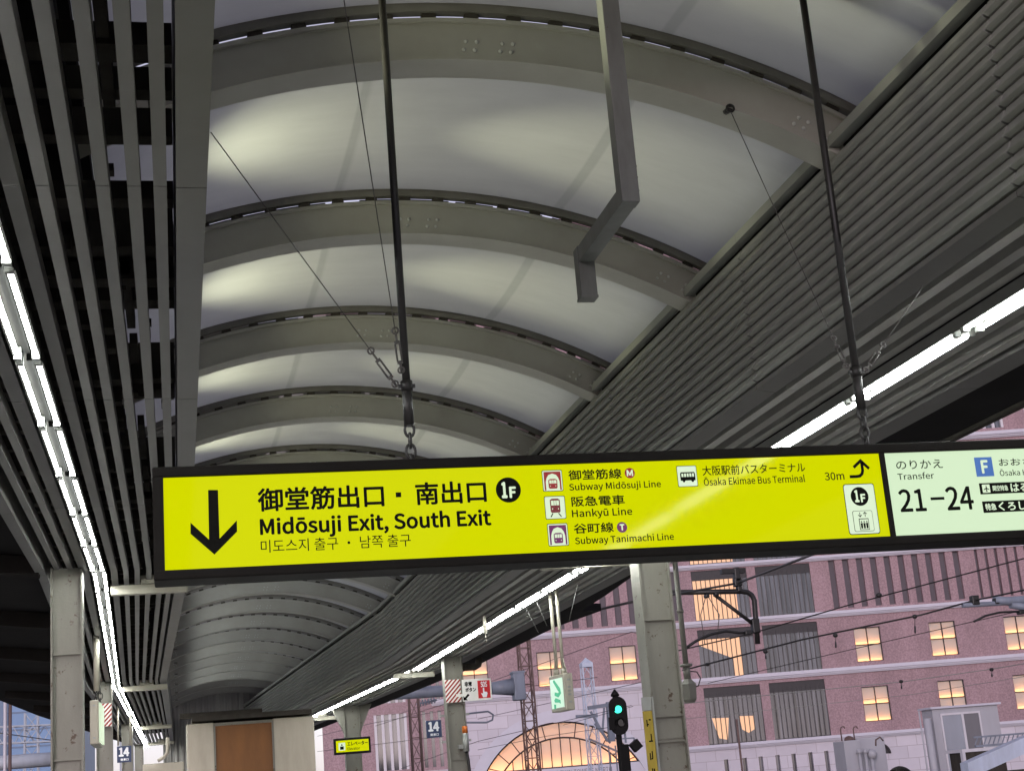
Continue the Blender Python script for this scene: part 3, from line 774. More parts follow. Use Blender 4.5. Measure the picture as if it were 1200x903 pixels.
pl.add([(cx + a * h, ink3, cz + b * h) for a, b in ((0, .3), (.04, .2), (.05, .06), (.28, -.08), (.28, -.14), (.05, -.06), (.035, -.2), (.1, -.26), (.1, -.3), (0, -.27), (-.1, -.3), (-.1, -.26), (-.035, -.2), (-.05, -.06), (-.28, -.14), (-.28, -.08), (-.05, .06), (-.04, .2))], [tuple(range(18))])
pl.build('plane_pictogram', M['ink'], sign)

# hanging rods with chain links and bracing wires
def link(mb, c, r, wr, ax):
    """oval chain link standing upright, ax = 0 or 1 for its plane"""
    c = Vector(c); pts = []
    for i in range(15):
        t = 2 * math.pi * i / 14; a = math.cos(t) * r * .62; b = math.sin(t) * r
        pts.append(c + (Vector((a, 0, b)) if ax == 0 else Vector((0, a, b))))
    mb.tube(pts, wr, 6, False)
def rod(px_top, px_bot, label):
    a = sx(*px_top); b = sx(*px_bot); x = (a.x + b.x) / 2
    r = thing('hanger_rod', label, 'hanger rod', (x, SY + .095, Z1), 'black rods carrying the hanging sign')
    yr = SY + .095; zb = b.z + .05
    g = MB(); g.tube([(x, yr, zb), (x, yr, 5.04)], .0165, 12); g.build('rod', M['rod'], r)
    g = MB(); g.tube([(x, yr, zb - .015), (x, yr, zb + .17)], .021, 12); g.tube([(x, yr, zb + .13), (x, yr, zb + .17)], .025, 12)
    g.box(x - .034, x + .034, yr - .009, yr + .009, zb + .143, zb + .156); g.build('clamp_sleeve', M['rod'], r)
    g = MB()
    z = zb - .02; i = 0
    while z > Z1 - .01:
        link(g, (x, yr, z - .012), .03, .0062, i % 2); z -= .044; i += 1
    g.tube([(x, yr, Z1 - .01), (x, yr, Z1 + .02)], .012, 8); g.build('chain', M['rod'], r)
    return x, yr, zb + .15
rl = rod((452, 0), (484, 502), 'black rod with chain carrying the left part of the hanging sign')
rr = rod((953, 0), (1021, 482), 'black rod with chain carrying the right part of the hanging sign')
def brace(start, end, label, tb=.125):
    """wire with a turnbuckle at its lower end"""
    r = thing('bracing_wire', label, 'wire', start, 'thin bracing wires of the hanging sign')
    s = Vector(start); e = Vector(end); d = (e - s).normalized()
    g = MB(); g.tube([s + d * (tb + .05), e], .0022, 6); g.build('wire', M['wire'], r)
    g = MB(); sd = d.cross(Vector((0, 1, 0))).normalized() * .009
    g.tube([s + d * .05 - sd, s + d * (tb) - sd], .004, 6); g.tube([s + d * .05 + sd, s + d * tb + sd], .004, 6)
    for t in (.045, tb + .005):
        g.tube([s + d * t - sd * 1.2, s + d * t + sd * 1.2], .007, 6)
    g.tube([s, s + d * .05], .0045, 6); g.tube([s + d * tb, s + d * (tb + .05)], .0045, 6)
    for c in (s + d * .012, s + d * (tb + .055)):
        pts = [c + (d * math.cos(2 * math.pi * i / 10) + sd.normalized() * math.sin(2 * math.pi * i / 10)) * .013 for i in range(11)]; g.tube(pts, .004, 6, False)
    g.build('turnbuckle', M['wire'], r)
brace((rl[0] - .04, rl[1], rl[2]), at(247, 155, 5.4), 'thin wire slanting from the left rod up behind the left edge beam')
brace((rl[0] - .02, rl[1] - .02, rl[2] + .05), at(403, 0, 5.0), 'thin wire rising steeply beside the left rod')
e1 = at(855, 128, Y1 - .2)
brace((rr[0] - .04, rr[1], rr[2] + .02), e1, 'thin wire from the right rod up to the nearest arch rib')
brace((rr[0] + .04, rr[1], rr[2]), at(1082, 335, 5.95), 'thin wire with turnbuckle slanting from the right rod to the soffit')
g = MB(); g.tube([e1 + Vector((0, -.0, .0)), e1 + Vector((0, .05, .01))], .018, 8)
pts = [e1 + Vector((math.cos(2 * math.pi * i / 12) * .02, -.01, math.sin(2 * math.pi * i / 12) * .02)) for i in range(13)]; g.tube(pts, .006, 6, False)
tag(g.build('anchor_eye', M['rod']), 'small eye bolt on the nearest arch rib where a wire is tied', 'eye bolt')
# rods hang from a bar above the ribs
g = MB(); g.box(-.2, 3.3, SY - .1, SY + .13, 5.03, 5.07); tag(g.build('suspension_bar', M['rail']), 'steel bar above the frame from which the sign rods hang', 'bar')

# cranked square tube hanging from the vault
YB = 5.7
e = at(737, 240, YB); t = at(716, 0, YB); f = at(697, 306, YB + .72); bot = at(694, 350, YB + .72)
xb = e.x; wb_ = .078
r = thing('cranked_bracket', 'grey square steel tube hanging from the vault with a cranked lower end', 'bracket', (xb, YB, e.z))
g = MB()
g.box(xb - wb_ / 2, xb + wb_ / 2, YB - wb_ / 2, YB + wb_ / 2, e.z, 5.04, .003); g.build('drop_tube', M['bent'], r)
g = MB(); ye2 = YB + (f.z * 0 + .74)
g.box(xb - wb_ / 2 + .002, xb + wb_ / 2 - .002, YB + wb_ / 2, ye2 - wb_ / 2, e.z + .003, e.z + wb_, .003); g.build('arm', M['bent'], r)
g = MB(); zb = e.z - .17
g.box(xb - wb_ / 2, xb + wb_ / 2, ye2 - wb_ / 2, ye2 + wb_ / 2, zb + .012, e.z + wb_ + .004, .003)
g.box(xb - wb_ / 2 - .002, xb + wb_ / 2 + .002, ye2 - wb_ / 2 - .002, ye2 + wb_ / 2 + .002, zb, zb + .012); g.build('end_tube', M['bent'], r)
g = MB()
for z in (.06, .17, .12): g.ball((xb + wb_ / 2 + .004, YB - .01, e.z + z), .008, n=8, m=5)
g.build('bolts', M['galv'], r)

# ================================================================== beyond the platform
# ------------------------------------------------------------------ pink granite building across the tracks
FA = R_(-9.5); FU = Vector((math.cos(FA), math.sin(FA), 0)); FN = Vector((math.sin(FA), -math.cos(FA), 0)); FO = Vector((37.646, 95, 0))
def fxf(p): return FO + FU * p.x + FN * p.y + Vector((0, 0, p.z))          # local: x along the front, y out of it, z up
FB = lambda: MB(fxf)
def granite(name, a, b, rough=.6, scale=5.0):
    m, t, bs = mat_new(name); n = t.nodes; l = t.links
    tc = n.new('ShaderNodeTexCoord'); v = n.new('ShaderNodeTexNoise'); v.inputs['Scale'].default_value = scale; v.inputs['Detail'].default_value = 3; v.inputs['Roughness'].default_value = .8
    l.new(tc.outputs['Object'], v.inputs['Vector'])
    cr = n.new('ShaderNodeValToRGB'); cr.color_ramp.elements[0].position = .38; cr.color_ramp.elements[1].position = .62
    cr.color_ramp.elements[0].color = (*a, 1); cr.color_ramp.elements[1].color = (*b, 1); l.new(v.outputs[0], cr.inputs[0])
    n2 = n.new('ShaderNodeTexNoise'); n2.inputs['Scale'].default_value = .5; n2.inputs['Detail'].default_value = 7; n2.inputs['Roughness'].default_value = .65; mpp = n.new('ShaderNodeMapping'); mpp.inputs['Scale'].default_value = (1, 1, .3); l.new(tc.outputs['Object'], mpp.inputs[0]); l.new(mpp.outputs[0], n2.inputs['Vector'])
    mr = n.new('ShaderNodeMapRange'); mr.inputs[1].default_value = .3; mr.inputs[2].default_value = .7; mr.inputs[3].default_value = .78; mr.inputs[4].default_value = 1.1; l.new(n2.outputs[0], mr.inputs[0])
    mx = n.new('ShaderNodeMix'); mx.data_type = 'RGBA'; mx.blend_type = 'MULTIPLY'; mx.inputs[0].default_value = 1; l.new(cr.outputs[0], mx.inputs[6]); l.new(mr.outputs[0], mx.inputs[7])
    l.new(mx.outputs[2], bs.inputs['Base Color']); bs.inputs['Roughness'].default_value = rough; return m
M['granite'] = granite('pink_granite', (.25, .160, .176), (.37, .245, .266), scale=9.0)
def stone_blocks():
    m, t, bs = mat_new('pale_stone_blocks'); n = t.nodes; l = t.links
    tc = n.new('ShaderNodeTexCoord'); mp = n.new('ShaderNodeMapping'); l.new(tc.outputs['Object'], mp.inputs[0])
    mp.inputs['Rotation'].default_value = (R_(90), 0, 0)
    br = n.new('ShaderNodeTexBrick'); br.inputs['Color1'].default_value = (.49, .46, .51, 1); br.inputs['Color2'].default_value = (.56, .525, .58, 1); br.inputs['Mortar'].default_value = (.36, .32, .35, 1)
    br.inputs['Scale'].default_value = 1; br.inputs['Mortar Size'].default_value = .018; br.inputs['Brick Width'].default_value = 1.3; br.inputs['Row Height'].default_value = .78; br.offset = .5
    sp = n.new('ShaderNodeSeparateXYZ'); l.new(tc.outputs['Object'], sp.inputs[0]); cb = n.new('ShaderNodeCombineXYZ'); l.new(sp.outputs['X'], cb.inputs[0]); l.new(sp.outputs['Z'], cb.inputs[1])
    l.new(cb.outputs[0], br.inputs['Vector']); no = n.new('ShaderNodeTexNoise'); no.inputs['Scale'].default_value = .8; no.inputs['Detail'].default_value = 5; l.new(tc.outputs['Object'], no.inputs['Vector'])
    mr = n.new('ShaderNodeMapRange'); mr.inputs[3].default_value = .85; mr.inputs[4].default_value = 1.1; l.new(no.outputs[0], mr.inputs[0])
    mx = n.new('ShaderNodeMix'); mx.data_type = 'RGBA'; mx.blend_type = 'MULTIPLY'; mx.inputs[0].default_value = 1; l.new(br.outputs[0], mx.inputs[6]); l.new(mr.outputs[0], mx.inputs[7])
    l.new(mx.outputs[2], bs.inputs['Base Color']); bs.inputs['Roughness'].default_value = .65; return m
M['stone'] = stone_blocks()
M['cornice'] = paint('pale_cornice_stone', (.54, .53, .60), .6, .2, 1.2, streak=False, dirt=(.6, .55, .55))
M['slate'] = paint('dark_grey_panel', (.10, .085, .10), .55, .25, 2)
M['mull'] = paint('dark_bronze_mullion', (.028, .025, .028), .4, .2, 4)
M['mull_white'] = paint('white_mullion', (.6, .58, .62), .5, .15, 4)
def glass_mat():
    m, t, bs = mat_new('dark_window_glass'); n = t.nodes; l = t.links
    tc = n.new('ShaderNodeTexCoord'); mp = n.new('ShaderNodeMapping'); mp.inputs['Scale'].default_value = (2.2, 2.2, .12); l.new(tc.outputs['Object'], mp.inputs[0])
    no = n.new('ShaderNodeTexNoise'); no.inputs['Scale'].default_value = 1.5; no.inputs['Detail'].default_value = 5; l.new(mp.outputs[0], no.inputs['Vector'])
    cr = n.new('ShaderNodeValToRGB'); cr.color_ramp.elements[0].position = .35; cr.color_ramp.elements[0].color = (.014, .016, .022, 1); cr.color_ramp.elements[1].position = .7; cr.color_ramp.elements[1].color = (.12, .125, .15, 1)
    l.new(no.outputs[0], cr.inputs[0]); l.new(cr.outputs[0], bs.inputs['Base Color'])
    bs.inputs['Roughness'].default_value = .08; bs.inputs['Specular IOR Level'].default_value = .9; return m
M['glass'] = glass_mat()
M['sunset_paint'] = emit('sunset_reflection_paint', (1.0, .55, .31), .62, (.16, .1, .07), .4, .5)  # glowing colour standing in for sunset reflected in the glass
def frosted():
    m, t, bs = mat_new('frosted_lit_pane'); n = t.nodes; l = t.links
    n.remove(bs); d = n.new('ShaderNodeBsdfDiffuse'); d.inputs[0].default_value = (.36, .355, .34, 1); tr = n.new('ShaderNodeBsdfTranslucent'); tr.inputs[0].default_value = (.5, .47, .42, 1)
    a = n.new('ShaderNodeAddShader'); l.new(d.outputs[0], a.inputs[0]); l.new(tr.outputs[0], a.inputs[1]); l.new(a.outputs[0], n['Material Output'].inputs['Surface']); return m
M['frost'] = frosted()
M['warm_tube'] = emit('warm_lamp', (1.0, .43, .12), 11.0)
M['warm_back'] = flat('warm_niche', (.45, .43, .4), .8)
M['cove'] = emit('warm_cove_lamp', (1.0, .42, .13), 9.0)

bl = thing('granite_building', 'pink granite office block with pale cornices and warm lit windows across the tracks', 'building', tuple(FO))
def wall_grid(g, u0, u1, z0, z1, holes, d=0.0):
    us = sorted({u0, u1, *[h[0] for h in holes], *[h[1] for h in holes]}); zs = sorted({z0, z1, *[h[2] for h in holes], *[h[3] for h in holes]})
    us = [u for u in us if u0 <= u <= u1]; zs = [z for z in zs if z0 <= z <= z1]
    for a, b in zip(us, us[1:]):
        for c, e in zip(zs, zs[1:]):
            m = ((a + b) / 2, (c + e) / 2)
            if any(h[0] < m[0] < h[1] and h[2] < m[1] < h[3] for h in holes): continue
            g.quad((a, d, c), (b, d, c), (b, d, e), (a, d, e))
    for h in holes:
        r = h[4]
        g.quad((h[0], d, h[2]), (h[0], d - r, h[2]), (h[0], d - r, h[3]), (h[0], d, h[3])); g.quad((h[1], d, h[2]), (h[1], d, h[3]), (h[1], d - r, h[3]), (h[1], d - r, h[2]))
        g.quad((h[0], d, h[2]), (h[1], d, h[2]), (h[1], d - r, h[2]), (h[0], d - r, h[2])); g.quad((h[0], d, h[3]), (h[0], d - r, h[3]), (h[1], d - r, h[3]), (h[1], d, h[3]))
UL, UR = -29.0, 60.0
FL = [2.9 + 0, 3.2, 7.32, 11.1, 14.82, 18.6, 22.4, 26.1, 29.8, 33.5]
lit = []       # warm windows (u0, z0)
for u in (-25.2, -19.95, -14.95, -10.2, 6.08, 11.14, 16.2, 21.26, 26.3, 31.4): lit.append((u, 7.87))
for u in (6.08, 11.14, 16.2, 21.26, 26.3): lit.append((u, 4.04))
lit = [l_ for l_ in lit if l_[0] > -22 or True]
lit = [l_ for l_ in lit if not (l_[0] < -22)]
WW, WH = 1.78, 2.22
panels = []
for f0, f1 in ((3.36, 6.98), (7.5, 10.72), (11.3, 14.6), (15.0, 18.4)):
    panels.append((-4.28, -.55, f0, f1)); panels.append((.03, 3.72, f0, f1))
stripes = []
for zz in ((11.45, 14.66), (15.2, 18.45), (18.9, 22.0)):
    u = 5.0
    while u < 14.3: stripes.append((u, u + .42, *zz)); u += .94
    u = 14.95
    while u < 30: stripes.append((u, u + .2, *zz)); u += .68
    u = -21.0
    while u < -5: stripes.append((u, u + .42, *zz)); u += .94 if int(u * 10) % 3 else .98
barwin = [(-25.7, -23.6, z0, z1) for z0, z1 in ((3.4, 6.9), (7.6, 10.7), (11.4, 14.5))]
barslit = [(u, u + .22, z0, z1) for u in (-22.6, -22.1, -21.6) for z0, z1 in ((3.4, 6.9), (7.6, 10.7))]
topwin = [(u, u + 5.2, 22.9, 25.6) for u in (13.2, 20.0, 27.0)]
# pink upper walls
g = FB()
holes = [(u, u + WW, z, z + WH, .3) for u, z in lit] + [(*p, .22) for p in panels] + [(*p, .28) for p in stripes] + [(*p, .25) for p in barwin + topwin] + [(*p, .25) for p in barslit]
def zone(u0, u1, z0, z1): wall_grid(g, u0, u1, z0, z1, [h for h in holes if h[0] >= u0 - .01 and h[1] <= u1 + .01 and h[2] >= z0 - .01 and h[3] <= z1 + .01])
for a, b in zip(FL[2:], FL[3:]):
    zone(UL, -5.2, a, b); zone(-5.2, UR, a, b)
zone(-6.3, UR, 3.2, 7.32); zone(UL, -21.0, 3.2, 7.32)
zone(UL, UR, 33.5, 40)
g.quad((UL, 0, -1.1), (UL, -20, -1.1), (UL, -20, 40), (UL, 0, 40)); g.quad((UL, 0, 40), (UR, 0, 40), (UR, -20, 40), (UL, -20, 40)); g.quad((UL, -20, -1.1), (UR, -20, -1.1), (UR, -20, 40), (UL, -20, 40)); g.quad((UR, 0, -1.1), (UR, -20, -1.1), (UR, -20, 40), (UR, 0, 40))
g.build('granite_wall', M['granite'], bl, fix=False)
# pale stone base with the great arched window and slots
AC, AZ, AR = -13.85, -.15, 5.75          # centre and radius of the arch; only its upper part is a window
g = FB(); SL = [(u, u + .28, -.5, 2.4 + .004 * (u + 3.4), .3) for u in (-3.45, -2.25, -1.2, -.1, .95, 2.05, 3.1)]
RO = AR + .75
wall_grid(g, -21.0, -20.6, -1.1, 7.32, [], .02)
n = 40; top = 7.32
for i in range(n):
    a0, a1 = math.pi * i / n, math.pi * (i + 1) / n
    p0 = (AC + RO * math.cos(a0), AZ + RO * math.sin(a0)); p1 = (AC + RO * math.cos(a1), AZ + RO * math.sin(a1))
    g.quad((p0[0], .02, p0[1]), (p0[0], .02, top), (p1[0], .02, top), (p1[0], .02, p1[1]))
wall_grid(g, -20.6, AC - RO, -1.1, top, [], .02); wall_grid(g, AC + RO, -6.3, -1.1, top, [], .02)
wall_grid(g, UL, -21.0, -1.1, 3.2, [], .02)
wall_grid(g, -6.3, UR, -1.1, 3.2, SL, .02)
g.build('stone_base', M['stone'], bl, fix=False)
g = FB()
for s_ in SL: g.box(s_[0] - .02, s_[1] + .02, -.3, -.27, s_[2], s_[3])
split(g.build('slot_windows', M['glass'], bl), 'slot_window')
# cornices
for (z, u0, u1, h, d) in ((3.02, -6.05, UR, .34, .45), (7.2, -22.0, UR, .4, .4), (10.92, UL, UR, .36, .38), (14.68, -21.0, UR, .3, .35), (18.45, UL, UR, .3, .3), (22.2, UL, UR, .42, .4), (26.0, UL, UR, .3, .3), (33.4, UL, UR, .4, .5)):
    g = FB()
    g.box(u0, u1, -.1, d, z + h * .45, z + h); g.box(u0 + .05, u1, -.1, d * .68, z + h * .2, z + h * .45); g.box(u0 + .08, u1, -.1, d * .4, z, z + h * .2)
    g.build('cornice', M['cornice'], bl)
# dark stripes between the granite piers
g = FB()
for s_ in stripes: g.box(s_[0] - .01, s_[1] + .01, -.3, -.26, s_[2] - .01, s_[3] + .01)
split(g.build('dark_recess_panels', M['slate'], bl), 'recess_panel')
# tall glazed bays
random.seed(5)
for i, p in enumerate(panels):
    fr = FB(); fr.box(p[0], p[1], -.2, -.12, p[3] - .62, p[3]); fr.box(p[0], p[1], -.2, -.1, p[2], p[2] + .06)
    u = p[0]
    for j in range(13):
        uu = lerp(p[0], p[1], j / 12); fr.box(uu - .022, uu + .022, -.17, -.09, p[2] + .03, p[3] - .3)
    f = fr.build('window', M['mull'], bl)
    g = FB(); g.box(p[0], p[1], -.24, -.19, p[2], p[3]); g.build('pane', M['glass'], f)
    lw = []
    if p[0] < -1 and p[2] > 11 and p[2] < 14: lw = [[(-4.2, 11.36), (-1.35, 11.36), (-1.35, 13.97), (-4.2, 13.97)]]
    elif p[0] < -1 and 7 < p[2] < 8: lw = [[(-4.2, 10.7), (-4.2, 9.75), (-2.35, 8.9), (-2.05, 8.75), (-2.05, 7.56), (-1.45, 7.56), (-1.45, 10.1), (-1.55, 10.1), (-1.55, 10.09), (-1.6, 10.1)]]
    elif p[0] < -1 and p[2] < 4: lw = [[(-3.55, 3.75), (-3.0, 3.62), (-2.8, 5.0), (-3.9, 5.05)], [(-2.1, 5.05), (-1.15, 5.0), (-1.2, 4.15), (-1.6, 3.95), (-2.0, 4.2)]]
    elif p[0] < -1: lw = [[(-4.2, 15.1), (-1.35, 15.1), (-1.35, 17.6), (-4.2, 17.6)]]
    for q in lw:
        g = FB(); g.add([(a, -.183, b) for a, b in q], [tuple(range(len(q)))]); g.build('sunset_reflection_paint', M['sunset_paint'], f, fix=False)  # glowing patch cut to the shape of a sunset reflection on the pane
# warm windows: frosted panes with a lamp behind the foot of each row
for i, (u, z) in enumerate(lit):
    fr = FB(); e = .05
    fr.box(u, u + WW, -.2, -.1, z, z + e); fr.box(u, u + WW, -.2, -.1, z + WH - e, z + WH); fr.box(u, u + e, -.199, -.101, z + e, z + WH - e); fr.box(u + WW - e, u + WW, -.199, -.101, z + e, z + WH - e)
    fr.box(u + e, u + WW - e, -.198, -.102, z + WH / 2 - .03, z + WH / 2 + .03); fr.box(u + WW / 2 - .03, u + WW / 2 + .03, -.197, -.103, z + e, z + WH - e)
    f = fr.build('window', M['mull'], bl)
    g = FB(); g.quad((u + .01, -.21, z + .01), (u + WW - .01, -.21, z + .01), (u + WW - .01, -.21, z + WH - .01), (u + .01, -.21, z + WH - .01)); g.build('pane', M['frost'], f, fix=False)
    g = FB(); g.box(u, u + WW, -.62, -.6, z, z + WH); g.box(u, u + WW, -.6, -.215, z - .02, z); g.box(u, u + WW, -.6, -.215, z + WH, z + WH + .02); g.box(u - .02, u, -.6, -.215, z, z + WH); g.box(u + WW, u + WW + .02, -.6, -.215, z, z + WH); g.box(u, u + WW, -.6, -.215, z + WH / 2 - .02, z + WH / 2)
    g.build('niche', M['warm_back'], f)
    g = FB()
    for zz in (z + .08, z + WH / 2 + .07): g.tube([(u + .06, -.33, zz), (u + WW - .06, -.33, zz)], .03, 6)
    g.build('window_lamp', M['warm_tube'], f)
# bays of narrow windows with pale or dark bars at the left end
for p in barwin + topwin:
    fr = FB(); k = 4 if p in barwin else 8
    for j in range(k + 1):
        uu = lerp(p[0] + .08, p[1] - .08, j / k); fr.box(uu - .09, uu + .09, -.2, -.02, p[2], p[3])
    f = fr.build('window', M['mull_white'], bl); g = FB(); g.box(p[0], p[1], -.25, -.2, p[2], p[3]); g.build('pane', M['glass'], f)
g = FB()
for s_ in barslit: g.box(s_[0] - .01, s_[1] + .01, -.25, -.21, s_[2], s_[3])
split(g.build('narrow_windows', M['glass'], bl), 'narrow_window')
# the arch
g = FB(); n = 48; vs = []
for i in range(n + 1):
    a = math.pi * i / n; vs += [(AC + RO * math.cos(a), .1, AZ + RO * math.sin(a)), (AC + AR * math.cos(a), .1, AZ + AR * math.sin(a)), (AC + AR * math.cos(a), -.5, AZ + AR * math.sin(a)), (AC + RO * math.cos(a), 0, AZ + RO * math.sin(a))]
g.add(vs, [(i * 4 + j, i * 4 + (j + 1) % 4, (i + 1) * 4 + (j + 1) % 4, (i + 1) * 4 + j) for i in range(n) for j in range(4)])
g.build('arch_surround', M['cornice'], bl)
g = FB(); g.add([(AC - .35, .13, AZ + AR - .05), (AC + .35, .13, AZ + AR - .05), (AC + .5, .13, AZ + RO + .95), (AC - .5, .13, AZ + RO + .95), (AC - .35, 0, AZ + AR - .05), (AC + .35, 0, AZ + AR - .05), (AC + .5, 0, AZ + RO + .95), (AC - .5, 0, AZ + RO + .95)], [(0, 1, 2, 3), (0, 4, 5, 1), (1, 5, 6, 2), (2, 6, 7, 3), (3, 7, 4, 0)]); g.build('keystone', M['cornice'], bl)
zb = 2.78                                   # foot of the glazed part, above the name band
fr = FB(); R2 = AR - 1.0
def arcp(r, n=40): 
    a0 = math.asin((zb - AZ) / r); return [(AC + r * math.cos(lerp(a0, math.pi - a0, i / n)), -.28, AZ + r * math.sin(lerp(a0, math.pi - a0, i / n))) for i in range(n + 1)]
for r in (AR - .04, R2): fr.tube(arcp(r), .055, 6)
for k in range(-7, 8):
    u = AC + k * .63; zt = AZ + math.sqrt(max(0, R2 ** 2 - (u - AC) ** 2))
    if zt > zb + .1: fr.box(u - .03, u + .03, -.31, -.24, zb, zt)
for k in range(1, 16):
    a = math.pi * k / 16; 
    p0 = (AC + R2 * math.cos(a), AZ + R2 * math.sin(a)); p1 = (AC + AR * math.cos(a), AZ + AR * math.sin(a))
    if p1[1] > zb: fr.bar((p0[0], -.28, max(p0[1], zb)), (p1[0], -.28, p1[1]), .06, .06)
fr.box(AC - AR, AC + AR, -.32, -.22, zb - .06, zb + .02)
f = fr.build('arched_window', M['mull'], bl)
g = FB(); pts = arcp(AR - .02); g.add([(p[0], -.34, p[2]) for p in pts], [tuple(range(len(pts)))]); g.build('pane', M['frost'], f, fix=False)
g = FB(); g.box(AC - AR, AC + AR, -1.5, -1.45, zb, AZ + AR + .2); g.box(AC - AR, AC + AR, -1.45, -.36, zb - .1, zb); g.build('niche', M['warm_back'], f)
g = FB(); g.tube([(AC - 4.9, -.75, zb + .12), (AC + 4.9, -.75, zb + .12)], .07, 6); g.tube([(x[0], -.8, x[2] - .3) for x in arcp(AR - .25)], .02, 5); g.build('window_lamp', M['cove'], f)
g = FB(); g.box(AC - AR + .02, AC + AR - .02, -.3, -.12, zb - 1.2, zb - .06); g.build('name_band', M['cornice'], bl)
g = FB(); vs, fs = text_polys('OSAKA UMEDA TWIN TOWERS NORTH'); a, b, c, d = bounds(vs)
g.add([(AC + .35 + ((v.x - a) / (b - a) - .5) * 5.6, -.11, zb - .56 + (v.y - c) / (d - c) * .33) for v in vs], fs); g.build('lettering', paint('grey_letters', (.12, .115, .13), .4, .1, 5), bl, fix=False)
g = FB(); 
pts = [(6.75 + .62 * math.cos(math.pi * i / 16), .06, 1.95 + .62 * math.sin(math.pi * i / 16)) for i in range(17)]
g.tube(pts, .09, 6); g.add([(p[0], .045, p[2]) for p in pts], [tuple(range(17))]); g.build('round_headed_vent', M['mull'], bl)
# lightning studs on the cornices
# ------------------------------------------------------------------ far left: blue clad building and pale steelwork
M['blue_clad'] = paint('blue_cladding', (.20, .33, .54), .5, .15, .6, streak=False)
M['blue_dark'] = paint('blue_window_band', (.13, .2, .32), .3, .25, 1)
M['pale_steel'] = paint('pale_galvanised_lattice', (.42, .46, .52), .5, .3, 2)
fb = thing('blue_building', 'blue clad building seen low at the far left beyond the tracks', 'building', (-22, 120, -1.1))
g = MB(); g.box(-46, -7, 120, 140, -1.1, 24); g.build('clad_wall', M['blue_clad'], fb)
g = MB()
for z in [1.2 + 1.25 * i for i in range(14)]: g.box(-46, -7, 119.95, 119.99, z, z + .12)
for x in (-17.5, -13.1, -21.5, -26): g.box(x, x + .9, 119.9, 119.99, -1, 24)
g.build('dark_bands', M['blue_dark'], fb)

def lattice(mb, base, h, w, n, r, taper=1.0, diag=True, xdir=(1, 0, 0), ydir=(0, 1, 0)):
    b = Vector(base); X = Vector(xdir); Y = Vector(ydir); c = []
    for i in range(n + 1):
        k = lerp(1, taper, i / n) * w / 2
        c.append([b + X * (sx_ * k) + Y * (sy_ * k) + Vector((0, 0, h * i / n)) for sx_, sy_ in ((-1, -1), (1, -1), (1, 1), (-1, 1))])
    for j in range(4): mb.bar(c[0][j], c[n][j], r * 2.1, r * 2.1)
    for i in range(n):
        for j in range(4):
            a, d = (c[i][j], c[i + 1][(j + 1) % 4]) if i % 2 == 0 else (c[i][(j + 1) % 4], c[i + 1][j])
            mb.bar(a, d, r * 1.1, r * 1.1)
            if i and diag: mb.bar(c[i][j], c[i][(j + 1) % 4], r, r)
def boom(mb, a, b, w, n, r):
    """horizontal lattice beam"""
    a = Vector(a); b = Vector(b); t = b - a; s = t.cross(Vector((0, 0, 1))).normalized() * w / 2; u = Vector((0, 0, w / 2)); c = []
    for i in range(n + 1):
        p = a + t * i / n; c.append([p - s - u, p + s - u, p + s + u, p - s + u])
    for j in range(4): mb.bar(c[0][j], c[n][j], r * 2, r * 2)
    for i in range(n):
        for j in range(4):
            q, d = (c[i][j], c[i + 1][(j + 1) % 4]) if i % 2 == 0 else (c[i][(j + 1) % 4], c[i + 1][j])
            mb.bar(q, d, r * 1.2, r * 1.2)
M['rusty'] = paint('rust_brown_steel', (.16, .105, .095), .7, .5, 6, rust=.4)
M['bluewhite'] = paint('blue_white_paint', (.50, .56, .68), .5, .3, 3)
def mast(px, ptop, Y, w, h_extra, n, r, mat, label, cat='mast', name='lattice_mast', cap=False, taper=.85):
    p = at(px, ptop, Y); o = thing(name, label, cat, (p.x, Y, -1.1), 'lattice masts among the tracks')
    g = MB(); lattice(g, (p.x, Y, -1.1), p.z + 1.1 - (w * .5 if cap else 0), w, n, r, taper); g.build('lattice', mat, o)
    if cap:
        z = p.z - w * .5; k = w / 2 * taper + .03
        g = MB(); g.add([(p.x - k, Y - k, z), (p.x + k, Y - k, z), (p.x + k, Y + k, z), (p.x - k, Y + k, z), (p.x, Y, p.z)], [(3, 2, 1, 0), (0, 1, 4), (1, 2, 4), (2, 3, 4), (3, 0, 4)])
        g.box(p.x - k, p.x + k, Y - k, Y + k, z - .16, z - .001); g.build('cap', mat, o)
    return o, p
mast(686, 770, 62, .48, 0, 12, .022, M['bluewhite'], 'blue white lattice mast with pointed cap, left of the green signal', cap=True)
ms, mp_ = mast(612, 738, 42, .36, 0, 14, .02, M['rusty'], 'rust brown lattice mast carrying the grey pipe beam')
mast(480, 745, 50, .34, 0, 12, .02, M['rusty'], 'dark brown lattice mast left of the small number sign column')
mast(37, 835, 90, .8, 0, 10, .04, M['pale_steel'], 'pale lattice mast in front of the blue building')
mast(148, 838, 95, .8, 0, 8, .04, M['pale_steel'], 'pale lattice mast half hidden by the left columns')
def gantry(name, a, b, w, n, r, mat, label):
    o = thing(name, label, 'gantry beam', a); g = MB(); boom(g, a, b, w, n, r); g.build('lattice', mat, o); return o
gantry('gantry_beam', at(375, 777, 50), at(478, 768, 50), .42, 9, .022, M['rusty'], 'rust coloured lattice gantry beam left of the striped column')
gantry('gantry_beam', at(-20, 862, 90), at(75, 858, 90), .9, 8, .035, M['pale_steel'], 'pale lattice gantry beam in front of the blue building')
